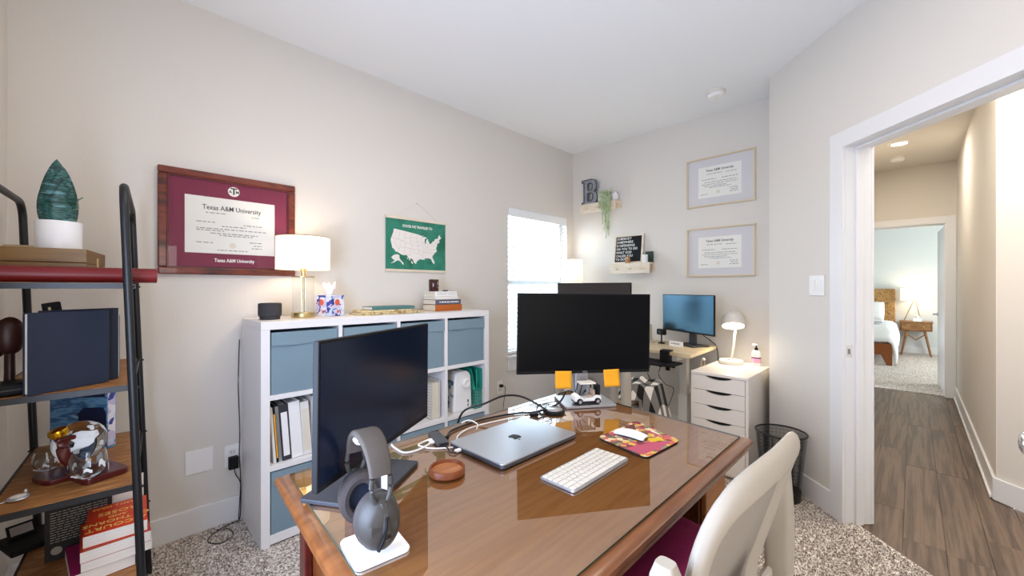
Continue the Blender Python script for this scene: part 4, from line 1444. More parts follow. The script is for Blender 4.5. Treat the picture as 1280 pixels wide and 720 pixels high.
hw = MB().lathe([(0.001, 0), (0.03, 0), (0.034, 0.006), (0.033, 0.02), (0.026, 0.026), (0.012, 0.022), (0.001, 0.022)], 28, mx=Matrix.Translation((0.105, -0.0005, 0.2)) @ Matrix.Rotation(R(90), 4, 'X'))
hw.build('handwheel', 'bright_white', sm, smooth=True)
MB().box(0.124, 0.134, -0.003, 0.0, 0.055, 0.075).build('power_switch', 'ink_black', sm, bevel=0.001)
MB().box(0.126, 0.133, -0.002, 0.0, 0.025, 0.045).build('socket', 'dark_grey', sm)
MB().lathe([(0.003, 0.285), (0.003, 0.3), (0.006, 0.302), (0.006, 0.306)], 10, cx=0.07, cy=0.05).build('bobbin_winder', 'silver', sm, smooth=True)
MB().lathe([(0.003, 0.285), (0.002, 0.315)], 8, cx=0.1, cy=0.09).build('spool_pin', 'silver', sm, smooth=True)
tt_ = thing('mesh_tote', 'teal plastic tote with gridded side beside the sewing machine', 'tote', (cellx(3) + 0.322, KY0 + 0.02, M1))
tm = MB().box(-.052, -.046, 0, 0.004, 0.14, 0.29)
tm.add([(-.062, 0.0, 0.14), (0.0, 0.0, 0.14), (0.0, .0, .29), (-.055, 0.05, 0.29), (-.062, .3, .14), (.0, .3, .14), (0, .3, .29), (-.055, .3, .29)], [(0, 3, 7, 4), (1, 5, 6, 2), (4, 7, 6, 5), (0, 4, 5, 1)])
tm.build('panel', 'teal', tt_)
gr = MB()
for k_ in range(6):
    gr.box(-.062 + .011 * k_, -.058 + .011 * k_, 0, 0.003, 0, 0.14)
for k_ in range(7):
    gr.box(-.062, -.001, 0, 0.003, .022 * k_, .004 + .022 * k_)
for k_ in range(14):
    gr.box(-.063, -.060, .003 + .021 * k_, .007 + .021 * k_, 0, .14)
for k_ in range(7):
    gr.box(-.063, -.060, 0.003, .296, .022 * k_, .004 + .022 * k_)
gr.build('grid', 'teal', tt_)

# on top of the cube shelf -----------------------------------------------------
KT = KH + 0.0005
spk = thing('smart_speaker', 'small charcoal cylindrical speaker on the left end of the cube shelf', 'speaker', (0.605, 2.44, KT))
MB().lathe([(0.001, 0), (0.047, 0), (0.049, 0.016), (0.054, 0.02), (0.0555, 0.03), (0.0555, 0.08), (0.053, 0.086), (0.001, 0.086)], 36).build('body', 'speaker_grey', spk, smooth=True)
MB().lathe([(0.043, 0.0862), (0.043, 0.0875), (0.001, 0.0875)], 28).build('top_ring', 'black_plastic', spk)
lp = thing('table_lamp', 'lit table lamp with clear glass cylinder base and white drum shade on the cube shelf', 'lamp', (0.778, 2.46, KT))
MB().lathe([(0.001, 0), (0.061, 0), (0.062, 0.004), (0.062, 0.026), (0.06, 0.03), (0.001, 0.03)], 40).build('base', 'brass', lp, smooth=True)
MB().lathe([(0.056, 0.0305), (0.056, 0.228)], 40, cap=False).build('glass_cylinder', 'lamp_glass', lp, smooth=True)
MB().lathe([(0.058, 0.2285), (0.058, 0.234), (0.001, 0.236)], 40).build('cap', 'brass', lp, smooth=True)
MB().lathe([(0.007, 0.03), (0.007, 0.228)], 12).build('stem', 'brass', lp, smooth=True)
MB().lathe([(0.012, 0.236), (0.012, 0.262), (0.016, 0.266), (0.016, 0.31)], 16).build('socket', 'brass', lp, smooth=True)
MB().lathe([(0.139, 0.272), (0.1375, 0.455)], 48, cap=False).build('lamp_shade', 'shade_lit', lp, smooth=True, solid=0.002)
ring = MB().tube([(0.138 * math.cos(R(10 * i)), 0.138 * math.sin(R(10 * i)), 0.455) for i in range(36)], 0.002, 6, closed=True)
ring.build('shade_rim', 'brass', lp, smooth=True)
point('cube_shelf_lamp_bulb', (0.778, 2.46, KT + 0.36), 1.8, (1.0, 0.83, 0.62), 0.03)
tbx = thing('tissue_box', 'cube tissue box printed with coral and indigo shapes beside the glass lamp', 'tissue box', (0.942, 2.50, KT), R(25))
MB().cbox(0, 0, 0.062, 0.112, 0.112, 0.124).build('carton', 'tissue_print', tbx, bevel=0.003)
sh_ = MB()
rn = random.Random(11)
for f_ in range(4):
    mxf = Matrix.Rotation(R(90 * f_), 4, 'Z') @ Matrix.Translation((0, -0.0562, 0.062)) @ Matrix.Rotation(R(90), 4, 'X')
    sh_.lathe([(0.001, 0), (0.019, 0), (0.019, .0006), (.001, .0006)], 18, cx=rn.uniform(-.02, .02), cy=.02, mx=mxf)
    sh_.lathe([(0.001, 0), (0.014, 0), (0.014, .0006), (.001, .0006)], 3, cx=rn.uniform(-.03, .03), cy=-.035, mx=mxf)
sh_.build('coral_print', 'coral', tbx)
sh_ = MB()
for f_ in range(4):
    mxf = Matrix.Rotation(R(90 * f_), 4, 'Z') @ Matrix.Translation((0, -0.0564, 0.062)) @ Matrix.Rotation(R(90), 4, 'X')
    for k_ in range(6):
        a = rn.uniform(0, 3)
        cx_, cy_ = rn.uniform(-.04, .04), rn.uniform(-.045, .045)
        dx_, dy_ = .017 * math.cos(a), .017 * math.sin(a)
        sh_.add([(cx_ - dx_ - dy_ * .3, cy_ - dy_ + dx_ * .3, .0004), (cx_ + dx_ - dy_ * .3, cy_ + dy_ + dx_ * .3, .0004), (cx_ + dx_, cy_ + dy_, .0004), (cx_ - dx_, cy_ - dy_, .0004)], [(0, 1, 2, 3)], mxf)
sh_.build('indigo_print', 'indigo', tbx)


def tis(u, v):
    a = 2 * PI * u
    r_ = 0.02 + 0.018 * v + 0.01 * math.sin(3 * a) * v
    return (r_ * math.cos(a) * 1.1, r_ * math.sin(a) * .55, 0.125 + 0.06 * v + 0.014 * v * math.sin(2 * a + 1) + 0.01 * v * math.sin(5 * a))


MB().grid(tis, 28, 6).build('tissue', 'linen', tbx, smooth=True, solid=0.001)
rnr = thing('folded_runner', 'folded gold patterned table runner under the teal book', 'table runner', (1.30, 2.46, KT))
MB().prism(rrect(0.43, 0.17, 0.03), 0, 0.014).build('lower_fold', 'runner', rnr, bevel=0.005, seg=2)
MB().prism(rrect(0.36, 0.165, 0.03, cx=-.035), 0.0142, 0.028).build('upper_fold', 'runner', rnr, bevel=0.005, seg=2)
for sx in (-1, 1):
    fm = MB()
    for k_ in range(12):
        fm.tube([(sx * .213, -.07 + .0127 * k_, .008), (sx * .232, -.07 + .0127 * k_ + .003 * (k_ % 3 - 1), .003)], 0.003, 5)
    fm.build('fringe', 'runner', rnr)
book('book', 'teal clothbound book lying on the gold table runner', (1.305, 2.46, KT + 0.0286), (0, 0, R(2)), 0.31, 0.14, 0.02, 'teal_book')
sx_, sy_ = 1.762, 2.50
zt = KT
for (lb, L, Dp, T, cov, dx) in (('thick orange spined hardback at the bottom of the shelf top stack', 0.24, 0.165, 0.047, 'orange_spine', 0),
                                ('grey spined hardback second from the bottom of the shelf top stack', 0.228, 0.165, 0.036, 'grey_spine', -0.004),
                                ('white paperback third from the bottom of the shelf top stack', 0.20, 0.16, 0.024, 'page_white', -0.016),
                                ('white patterned hardback at the top of the shelf top stack', 0.195, 0.155, 0.034, 'bright_white', -0.022)):
    bb2 = book('book', lb, (sx_ + dx, sy_, zt), (0, 0, 0), L, Dp, T, cov, 'paper_cream')
    if cov == 'grey_spine':
        lines('spine_print', [(-.08, .09, T / 2)], 'lettering_white', bb2, -Dp / 2 - .0002, h=0.008, word=.02)
    if cov == 'bright_white':
        lines('spine_print', [(-.08, .085, T * .7), (-.08, .085, T * .35)], 'ink_soft', bb2, -Dp / 2 - .0002, h=0.005, word=.008)
    zt += T + 0.0004
jr = thing('candle_jar', 'small dark amber candle jar on top of the book stack', 'candle', (1.685, 2.50, zt))
MB().lathe([(0.001, 0), (0.034, 0), (0.037, 0.004), (0.037, 0.084), (0.035, 0.088), (0.033, 0.084), (0.032, 0.05), (0.001, 0.05)], 28, cap=False).build('jar', 'jar_brown', jr, smooth=True)
MB().lathe([(0.031, 0.045), (0.031, 0.052), (0.001, 0.052)], 20).build('wax', 'paper_cream', jr)
jl = lines('label_print', [(0.0, .014, .02 + .009 * k_) for k_ in range(6)], 'paper_cream', jr, -0.0358, h=0.005, word=.01)
pn = thing('hair_clip', 'small dark clip lying on top of the book stack beside the jar', 'clip', (1.765, 2.47, zt + .0003), R(10))
MB().prism(rrect(0.05, 0.014, 0.006), 0, 0.009).build('body', 'dark_grey', pn, bevel=0.002)


# ------------------------------------------------------------------ the big desk
DT = 0.765
DQ = [(0.296, 0.434), (1.573, 0.434), (1.66, 1.25), (0.356, 1.24)]


def dq(u, v):
    a = [DQ[0][i] * (1 - u) + DQ[1][i] * u for i in (0, 1)]
    b = [DQ[3][i] * (1 - u) + DQ[2][i] * u for i in (0, 1)]
    return (a[0] * (1 - v) + b[0] * v, a[1] * (1 - v) + b[1] * v)


def offset(poly, d):
    n = len(poly)
    out = []
    for i in range(n):
        p0, p1, p2 = Vector(poly[i - 1]), Vector(poly[i]), Vector(poly[(i + 1) % n])
        e1, e2 = (p1 - p0).normalized(), (p2 - p1).normalized()
        n1, n2 = Vector((e1.y, -e1.x)), Vector((e2.y, -e2.x))
        b = (n1 + n2).normalized()
        out.append(tuple(p1 + b * d / max(0.3, b.dot(n1))))
    return out


def loft(prof, poly):
    v, f = [], []
    n = len(poly)
    for d, z in prof:
        v += [(x, y, z) for x, y in offset(poly, d)]
    for j in range(len(prof) - 1):
        for i in range(n):
            a, b = j * n + i, j * n + (i + 1) % n
            f.append((a, b, b + n, a + n))
    f.append(tuple(range(n - 1, -1, -1)))
    f.append(tuple(range((len(prof) - 1) * n, len(prof) * n)))
    return MB().add(v, f)


dk = thing('desk', 'large brown wooden desk with a glass sheet on top in the middle of the room', 'desk', (0, 0, 0))
loft([(-0.002, 0.7005), (0.012, 0.706), (0.024, 0.716), (0.017, 0.723), (0.028, 0.731), (0.033, 0.741), (0.031, 0.750), (0.022, 0.7565), (0.008, 0.7585)], DQ).build('moulding', 'desk_edge', dk, smooth=True)
loft([(0.0, 0.7587), (0.0, 0.7592)], DQ).build('wood_top', 'desk_wood', dk)
gl_ = MB()
gl_.add([(x, y, DT - 0.0003) for x, y in DQ], [(0, 1, 2, 3)])
gl_.build('glass_sheet', 'desk_glass', dk)
ge_ = MB()
qo = offset(DQ, 0.0)
for i in range(4):
    a, b = qo[i], qo[(i + 1) % 4]
    ge_.add([(*a, 0.7595), (*b, 0.7595), (*b, DT - 0.0004), (*a, DT - 0.0004)], [(0, 1, 2, 3)])
ge_.build('glass_edge', 'dark_green', dk)


def quadbox(u0, u1, v0, v1, z0, z1):
    return MB().prism([dq(u0, v0), dq(u1, v0), dq(u1, v1), dq(u0, v1)], z0, z1)


for u0, u1 in ((0.03, 0.32), (0.80, 0.97)):
    pd = quadbox(u0, u1, 0.06, 0.95, 0.05, 0.70).build('pedestal', 'desk_dark', dk, bevel=0.003)
    for z0, z1 in ((0.08, 0.27), (0.285, 0.475), (0.49, 0.68)):
        dr = quadbox(u0 + .012, u1 - .012, 0.038, 0.059, z0, z1).build('drawer', 'desk_wood', pd, bevel=0.004)
    for u in (u0, u1):
        pass
    quadbox(u0 - .006, u1 + .006, 0.05, 0.96, 0.0, 0.05).build('plinth', 'desk_dark', pd, bevel=0.004)
quadbox(0.32, 0.80, 0.05, 0.07, 0.63, 0.70).build('centre_drawer', 'desk_wood', dk, bevel=0.003)
quadbox(0.32, 0.80, 0.90, 0.925, 0.12, 0.70).build('modesty_panel', 'desk_dark', dk)
for v0, v1 in ((0.05, 0.12), (0.89, 0.96)):
    quadbox(0.014, 0.029, v0, v1, 0.05, 0.70).build('pilaster', 'mahogany', dk, bevel=0.003)


# ------------------------------------------------------------------ monitors
def monitor(label, cx, cy, rz, w, h, z0, ztable, base, scr='screen_black', stand='dark_grey', basemat='dark_grey', logo=True, tilt=0, roll=0, back=0.06, panel='black_plastic'):
    """origin under the screen centre on the table; base = (width, y0, y1)"""
    t = thing('computer_monitor', label, 'monitor', (cx, cy, ztable), rz)
    zc = z0 - ztable + h / 2
    ro = (R(tilt), R(roll), 0)
    pn_ = MB().box(-w / 2, w / 2, 0.0, 0.014, -h / 2, h / 2).build('panel', panel, t, bevel=0.002, loc=(0, 0, zc), rot=ro)
    MB().box(-w / 2 + .006, w / 2 - .006, -0.0008, -0.0001, -h / 2 + .014, h / 2 - .006).build('screen', scr, pn_)
    MB().box(-w * .3, w * .3, 0.0142, 0.045, -h * .36, h * .3).build('rear_housing', panel, pn_, bevel=0.012)
    if logo:
        text('logo', 'DELL', 0.011, 'silver', pn_, (0, -0.0004, -h / 2 + .007), ext=0.0003)
    y0, y1 = base[1], base[2]
    ys = y0 + (y1 - y0) * .62
    MB().box(-.032, .032, max(ys - .012, 0.05), max(ys - .012, 0.05) + .03, 0.011, zc + 0.04).build('stand', stand, t, bevel=0.006)
    MB().box(-.05, .05, 0.044, max(ys - .012, 0.05) + .004, zc - .045, zc + .045).build('bracket', stand, t, bevel=0.006)
    MB().prism(rrect(base[0], y1 - y0, 0.008, cy=(y0 + y1) / 2), 0.0005, 0.011).build('base_plate', basemat, t, bevel=0.002)
    return t


monitor('dark monitor angled at the left end of the wooden desk, beside the headphones', 0.52, 0.993, R(32.9), 0.535, 0.3075, 0.868, DT, (0.26, -0.032, 0.16), 'screen_tint', logo=False, back=.05, roll=1.0)
monitor('black monitor facing the camera at the back of the wooden desk with two orange notes', 1.525, 1.053, R(-35.3), 0.63, 0.362, 0.901, DT, (0.235, -0.075, 0.11), stand='silver', basemat='silver', roll=0.75)  # silver base plate colour stands in for light reflected off it
CMX = Matrix.Translation((1.525, 1.053, 0.901)) @ Matrix.Rotation(R(-35.3), 4, 'Z')
for xo, lb, rr_ in ((-0.315 + .63 * .333, 'orange sticky note on the left of the centre monitor edge', 2), (-0.315 + .63 * .695, 'orange sticky note on the right of the centre monitor edge', -1)):
    nt_ = MB().grid(lambda u, v: ((u - .5) * .076, -0.0012 - .012 * (1 - v) ** 2, -0.062 + .076 * v), 6, 8)
    o = nt_.build('sticky_note', 'sticky', None, solid=0.0005, smooth=True)
    o.matrix_world = CMX @ Matrix.Translation((xo, -0.001, 0)) @ Matrix.Rotation(R(rr_), 4, 'Y')
    tag(o, lb, 'sticky note', 'orange notes on the centre monitor')

# ------------------------------------------------------------------ on the desk
dz = DT + 0.0002
# headphone stand and headphones
hst = thing('headphone_stand', 'white headphone stand with flat base on the near left corner of the desk', 'stand', (0.378, 0.770, dz), R(-7))
MB().prism(rrect(0.108, 0.115, 0.014), 0, 0.006).build('base_plate', 'bright_white', hst, bevel=0.0015)
post = smooth_path([(0.032, 0.03, 0.006), (0.03, 0.028, 0.12), (0.03, 0.028, 0.187), (0.024, 0.028, 0.202), (0.0, 0.028, 0.2085), (-.024, 0.028, 0.2085), (-.03, 0.028, 0.214)])
MB().tube(post, 0.014, 10, flat=0.3, up=Vector((1, 0, 0.01))).build('post', 'bright_white', hst, smooth=True)

hp_ = thing('headphones', 'grey over-ear headphones hanging on the white stand on the desk', 'headphones', (0.376, 0.798, dz + 0.003), R(-7))
arc = []
for k in range(17):
    a = R(-82 + 164 * k / 16)
    arc.append((0, 0.076 * math.sin(a), 0.15 + 0.07 * math.cos(a)))
bm_ = MB()
bv = []
nA = len(arc)
secp = rrect(0.052, 0.014, 0.006, 3)
for (x, y, z), k in zip(arc, range(nA)):
    a = R(-82 + 164 * k / 16)
    ta = 1 - .18 * abs(k - 8) / 8
    for px_, pz_ in secp:
        bv.append((px_ * ta, y + pz_ * math.sin(a), z + pz_ * math.cos(a)))
ns_ = len(secp)
bf = [(i * ns_ + j, i * ns_ + (j + 1) % ns_, (i + 1) * ns_ + (j + 1) % ns_, (i + 1) * ns_ + j) for i in range(nA - 1) for j in range(ns_)]
bf += [tuple(range(ns_ - 1, -1, -1)), tuple(range((nA - 1) * ns_, nA * ns_))]
bm_.add(bv, bf).build('headband', 'headphone', hp_, smooth=True)
for sg, nm in ((-1, 'near'), (1, 'far')):
    yk = MB()
    y_ = sg * 0.0785
    loop = [(0.017, y_, 0.158), (0.019, y_, 0.135), (0.012, y_ * 1.02, 0.113), (0.0, y_ * 1.03, 0.108), (-0.012, y_ * 1.02, 0.113), (-0.019, y_, 0.135), (-0.017, y_, 0.158)]
    yk.tube(smooth_path(loop, 4), 0.005, 8)
    yk.tube(smooth_path([(0, y_ * 1.03, 0.11), (0.004, y_ * 1.14, 0.085), (0.004, y_ * 1.2, 0.05), (0.0, y_ * 1.1, 0.03)], 4), [0.010] * 4 + [0.009] * 5 + [0.007] * 4, 8)
    yk.build('yoke', 'headphone_hard', hp_, smooth=True)
    cup = MB()
    cm_ = Matrix.Translation((0, sg * 0.060, 0.068)) @ Matrix.Rotation(R(-90 * sg), 4, 'X') @ Matrix.Rotation(R(0), 4, 'Z')
    cup.lathe([(0.001, 0.036), (0.026, 0.036), (0.036, 0.028), (0.043, 0.012), (0.044, 0.0), (0.001, 0.0)], 32, mx=cm_, sx=0.94, sy=1.22)
    c_ = cup.build('ear_cup', 'headphone_hard', hp_, smooth=True)
    MB().lathe([(0.041, 0.0), (0.045, -0.006), (0.044, -0.018), (0.036, -0.023), (0.027, -0.02), (0.024, -0.008), (0.025, 0.0)], 32, mx=cm_, sx=0.96, sy=1.22, cap=False).build('cushion', 'cushion_ear', c_, smooth=True)
    MB().lathe([(0.001, -0.003), (0.026, -0.003)], 24, mx=cm_, sx=.94, sy=1.2, cap=False).build('speaker_mesh', 'navy_inner', c_)
    MB().tube(smooth_path([(0.004, sg * .096, 0.088), (0.0, sg * .1, .06), (-.012, sg * .097, .03)], 4), 0.0035, 6).build('seam', 'black_plastic', c_, smooth=True)

# coaster
co_ = thing('coaster', 'round wooden coaster on the desk between headphones and laptop', 'coaster', (0.671, 0.930, dz))
MB().lathe([(0.001, 0), (0.046, 0), (0.0505, 0.004), (0.0505, 0.018), (0.048, 0.021), (0.0445, 0.02), (0.043, 0.012), (0.001, 0.011)], 40, cap=False).build('rim', 'coaster_edge', co_, smooth=True)
MB().lathe([(0.0425, 0.0112), (0.0425, 0.0125), (0.001, 0.0125)], 40).build('inset', 'coaster_wood', co_)

# laptop
lt = thing('laptop', 'closed silver laptop with a dark apple emblem on the desk', 'laptop', (0.972, 0.958, dz), R(0.5))
MB().prism(rrect(0.362, 0.252, 0.011), 0.0015, 0.0105).build('lower_case', 'alu_dark', lt, bevel=0.0015)
MB().prism(rrect(0.362, 0.252, 0.011), 0.0112, 0.017).build('lid', 'alu', lt, bevel=0.0015)
for sx in (-1, 1):
    for sy in (-1, 1):
        MB().lathe([(0.008, 0), (0.008, 0.0015)], 10, cx=sx * .15, cy=sy * .1).build('foot', 'rubber', lt)
ap = [(0.0, 0.62), (0.14, 0.68), (0.34, 0.70), (0.52, 0.60), (0.62, 0.48), (0.50, 0.34), (0.46, 0.16), (0.52, -0.02), (0.66, -0.12), (0.56, -0.36), (0.40, -0.58), (0.24, -0.66), (0.08, -0.60), (-0.08, -0.60), (-0.24, -0.66), (-0.40, -0.58), (-0.56, -0.34), (-0.66, -0.06), (-0.66, 0.24), (-0.54, 0.52), (-0.34, 0.70), (-0.14, 0.68)]
lf_ = [(0.02, 0.74), (0.06, 0.92), (0.18, 1.04), (0.32, 1.08), (0.30, 0.92), (0.2, 0.8)]
em = bmesh.new()
for pl_ in (ap, lf_):
    f = em.faces.new([em.verts.new((-x * .031, -y * .031 + .002, 0.01712)) for x, y in pl_])
    if f.normal.z < 0:
        f.normal_flip()
bmesh.ops.triangulate(em, faces=em.faces[:])
me = bpy.data.meshes.new('emblem')
em.to_mesh(me)
em.free()
me.materials.append(M['ink_black'])
eo = bpy.data.objects.new('emblem', me)
C.objects.link(eo)
eo.parent = lt

# keyboard with individual keys
kb_ = thing('keyboard', 'slim white wireless keyboard on the desk in front of the laptop', 'keyboard', (0.972, 0.668, dz), R(0.6))
KW, KD = 0.283, 0.117
kc = MB().prism(rrect(KW, KD, 0.009), 0.0005, 0.006)
kc.build('case', 'silver', kb_, bevel=0.001)
kmesh = {}
rows_k = [[1.0] * 14, [1.0] * 13 + [1.5], [1.5] + [1.0] * 12 + [1.0], [1.75] + [1.0] * 11 + [1.75], [2.25] + [1.0] * 10 + [2.25], [1.0, 1.0, 1.0, 1.25, 5.0, 1.25, 1.0, 1.0, 1.0, 1.0]]
for r_, row_ in enumerate(rows_k):
    tot = sum(row_)
    pitch = (KW - .009) / tot
    x = -KW / 2 + .0045
    yk_ = KD / 2 - .0045 - (r_ + .5) * (KD - .009) / 6
    for w_ in row_:
        key = round(w_ * pitch, 5)
        if key not in kmesh:
            m_ = MB().prism(rrect(key - .0026, (KD - .009) / 6 - .0026, .002, 2), 0, .0016)
            kmesh[key] = m_.mesh('key', 'key_white')
        o = bpy.data.objects.new('key', kmesh[key])
        C.objects.link(o)
        o.parent = kb_
        o.location = (x + key / 2, yk_, .0061)
        x += key

# mouse pad and mouse
mpd = thing('mouse_pad', 'colourful collage printed mouse pad on the right of the desk', 'mouse pad', (1.295, 0.67, dz))
mq = [(1.158 - 1.295, 0.577 - .67), (1.371 - 1.295, 0.562 - .67), (1.452 - 1.295, 0.768 - .67), (1.198 - 1.295, 0.777 - .67)]


def round_poly(poly, r, n=5):
    out = []
    k = len(poly)
    for i in range(k):
        p0, p1, p2 = Vector(poly[i - 1]), Vector(poly[i]), Vector(poly[(i + 1) % k])
        a, b = p1 + (p0 - p1).normalized() * r, p1 + (p2 - p1).normalized() * r
        for j in range(n + 1):
            t_ = j / n
            out.append(tuple(a * (1 - t_) ** 2 + p1 * 2 * t_ * (1 - t_) + b * t_ * t_))
    return out


rp_ = round_poly(mq, 0.022)
MB().prism(rp_, 0, 0.0035).build('rubber_base', 'rubber', mpd)
MB().prism(rp_, 0.0036, 0.0046).build('printed_cloth', 'mousepad', mpd)


def blob(name, m_, pts):
    flat = bmesh.new()
    f = flat.faces.new([flat.verts.new((x, y, .00475)) for x, y in pts])
    if f.normal.z < 0:
        f.normal_flip()
    bmesh.ops.triangulate(flat, faces=flat.faces[:])
    me_ = bpy.data.meshes.new(name)
    flat.to_mesh(me_)
    flat.free()
    me_.materials.append(M[m_])
    o_ = bpy.data.objects.new(name, me_)
    C.objects.link(o_)
    o_.parent = mpd


blob('pink_print', 'pad_pink', [(-.115, -.01), (-.125, -.075), (-.02, -.092), (.04, -.09), (.02, -.06), (-.06, -.03)])
blob('yellow_print', 'pad_yellow', [(-.01, -.045), (.03, -.075), (.06, -.05), (.03, -.03), (.015, -.01)])
blob('brown_print', 'pad_brown', [(-.02, .06), (.06, .045), (.12, .085), (.0, .09)])
blob('cream_print', 'paper_cream', [(.07, -.05), (.09, -.02), (.12, .03), (.085, .0)])
ms = thing('computer_mouse', 'white low curved wireless mouse on the collage mouse pad', 'mouse', (1.287, 0.70, dz + 0.0049), R(3))


def mouse_top(u, v):
    a, b = 2 * u - 1, 2 * v - 1
    w = 0.028 * (1 - .10 * b * b) * (1 - max(0, abs(b) - .82) ** 2 * 9)
    z = 0.003 + 0.0165 * (1 - .62 * b * b) * (1 - .5 * a ** 4)
    if abs(a) == 1:
        z -= .004
    return (a * w, b * 0.0565, z)


m_ = MB().grid(mouse_top, 14, 20)
m_.build('shell', 'bright_white', ms, smooth=True, solid=0.0015)
MB().prism(rrect(.046, .098, .016), 0.0, .0045).build('base', 'alu_dark', ms, bevel=.001)

# hub, plugs and cables
hb = thing('usb_hub', 'small grey aluminium hub with plugs near the laptop corner', 'hub', (0.793, 1.15, dz), R(-17))
MB().prism(rrect(0.04, 0.112, 0.004), 0.0005, 0.014).build('case', 'alu_dark', hb, bevel=0.0015)
MB().box(-.012, .012, -.0572, -.0561, .0035, .0105).build('port', 'ink_black', hb)
MB().box(-.008, .008, .0561, .0575, .0035, .0105).build('port', 'ink_black', hb)
for k_, yy in enumerate((-.02, .002)):
    MB().box(-.0335, -.0202, yy - .006, yy + .006, .003, .011).build('white_plug', 'bright_white', hb, bevel=.002)
MB().box(.0202, .034, -.01, .004, .003, .011).build('black_plug', 'black_plastic', hb, bevel=.002)


def cable(label, pts, r_, m_, n=6, name='cable'):
    o = MB().tube(smooth_path(pts, n), r_, 8).build(name, m_, None, smooth=True)
    return tag(o, label, 'cable')


hz_ = dz + .0075
cable('thick black cable running from the hub behind the laptop to the centre monitor', [(0.829, 1.146, hz_), (0.875, 1.185, dz + .005), (0.985, 1.203, dz + .0042), (1.097, 1.19, dz + .0042), (1.18, 1.165, dz + .0042), (1.27, 1.11, dz + .006), (1.38, 1.095, dz + .02), (1.45, 1.11, dz + .05)], .004, 'cable_black')
cable('black cable looping up in an arc behind the laptop', [(1.0, 1.34, dz - .12), (1.02, 1.31, dz + .01), (1.08, 1.24, dz + .05), (1.17, 1.215, dz + .07), (1.25, 1.18, dz + .055), (1.29, 1.09, dz + .014), (1.285, 1.05, dz + .0045)], .0042, 'cable_black')
cable('white cable curving from the headphone stand to the hub', [(0.757, 1.142, hz_), (0.735, 1.13, dz + .006), (0.69, 1.125, dz + .003), (0.655, 1.14, dz + .003), (0.655, 1.20, dz + .003), (0.66, 1.225, dz + .003)], .0032, 'cable_white')
cable('second white cable crossing from the desk edge to the hub', [(0.763, 1.165, hz_), (0.74, 1.165, dz + .005), (0.72, 1.155, dz + .003), (0.74, 1.10, dz + .003), (0.80, 1.06, dz + .003), (0.825, 1.075, dz + .003), (0.86, 1.13, dz + .003), (0.95, 1.165, dz + .003), (1.08, 1.15, dz + .003), (1.19, 1.12, dz + .003)], .0026, 'cable_white')
cable('short black cable bending from the hub to the laptop side', [(0.777, 1.09, hz_), (0.768, 1.06, dz + .006), (0.758, 1.035, dz + .004), (0.765, 1.02, dz + .005), (0.778, 1.022, dz + .007)], .0022, 'cable_black')
o = MB().box(-.02, .0, -.006, .006, -.004, .004).build('usb_plug', 'bright_white', None, bevel=.0015, loc=(0.7905, 1.024, dz + .0072))
tag(o, 'white usb plug in the left side of the laptop', 'plug')
cable('thin white tie looped round the black cable', [(0.955, 1.14, dz + .003), (0.975, 1.16, dz + .012), (0.972, 1.205, dz + .016), (0.955, 1.23, dz + .004)], .0022, 'cable_white', name='cable_tie')
cable('thin black cable curling in front of the charging puck', [(1.20, 1.06, dz + .003), (1.225, 1.05, dz + .003), (1.25, 1.07, dz + .003), (1.27, 1.12, dz + .003), (1.33, 1.17, dz + .003), (1.40, 1.175, dz + .003), (1.43, 1.13, dz + .012)], .0018, 'cable_black')
cable('thin grey cable curling around the charging puck', [(1.31, 1.20, dz + .003), (1.36, 1.185, dz + .003), (1.385, 1.15, dz + .003), (1.30, 1.13, dz + .0028), (1.262, 1.09, dz + .0026), (1.24, 1.02, dz + .0026), (1.215, 1.0, dz + .0026), (1.205, 1.02, dz + .0026)], .0016, 'alu_dark')
o = MB().prism(rrect(.035, .018, .005), 0, .012).build('cable_plug', 'black_plastic', None, bevel=.002, loc=(1.222, 1.095, dz + .0005), rot=(0, 0, R(-30)))
tag(o, 'small black plug lying loose beside the back of the laptop', 'plug')
pk = thing('charging_puck', 'black round charging puck with pale top in front of the monitor base', 'charger', (1.322, 1.072, dz))
MB().lathe([(0.001, 0), (0.045, 0), (0.047, 0.005), (0.043, 0.012), (0.001, 0.013)], 36).build('body', 'black_plastic', pk, smooth=True)
MB().lathe([(0.036, 0.0126), (0.034, 0.0142), (0.001, 0.0145)], 32).build('pad', 'alu', pk, smooth=True)

# toy golf cart on the monitor base
gc = thing('toy_golf_cart', 'white toy golf cart with a black golf bag standing on the monitor base', 'toy car', (1.532, 1.0, DT + 0.0117), R(-33))
gc.location = (1.497, 1.03, DT + .0117)
sx_m = Matrix(((1, 0, 0, 0), (0, 0, 1, 0), (0, 1, 0, 0), (0, 0, 0, 1)))
MB().prism([(-.062, .014), (.058, .014), (.062, .024), (.058, .036), (.036, .04), (.022, .03), (-.016, .024), (-.03, .034), (-.045, .044), (-.06, .038), (-.066, .026)], -.026, .026, sx_m).build('body', 'bright_white', gc, bevel=.002)
MB().box(-.06, .058, -.027, .027, .008, .0135).build('chassis', 'rubber', gc)
MB().box(.004, .03, -.022, .022, .031, .037).box(.026, .033, -.022, .022, .037, .062).build('seat', 'tan_fabric', gc, bevel=.002)
MB().box(-.036, .036, -.027, .027, .088, .094).build('roof', 'warm_white', gc, bevel=.002)
for sy in (-1, 1):
    MB().tube([(-.042, sy * .024, .042), (-.028, sy * .024, .089)], .0022, 6).build('front_pillar', 'black_plastic', gc)
    MB().tube([(.034, sy * .024, .04), (.03, sy * .024, .089)], .0022, 6).build('rear_pillar', 'black_plastic', gc)
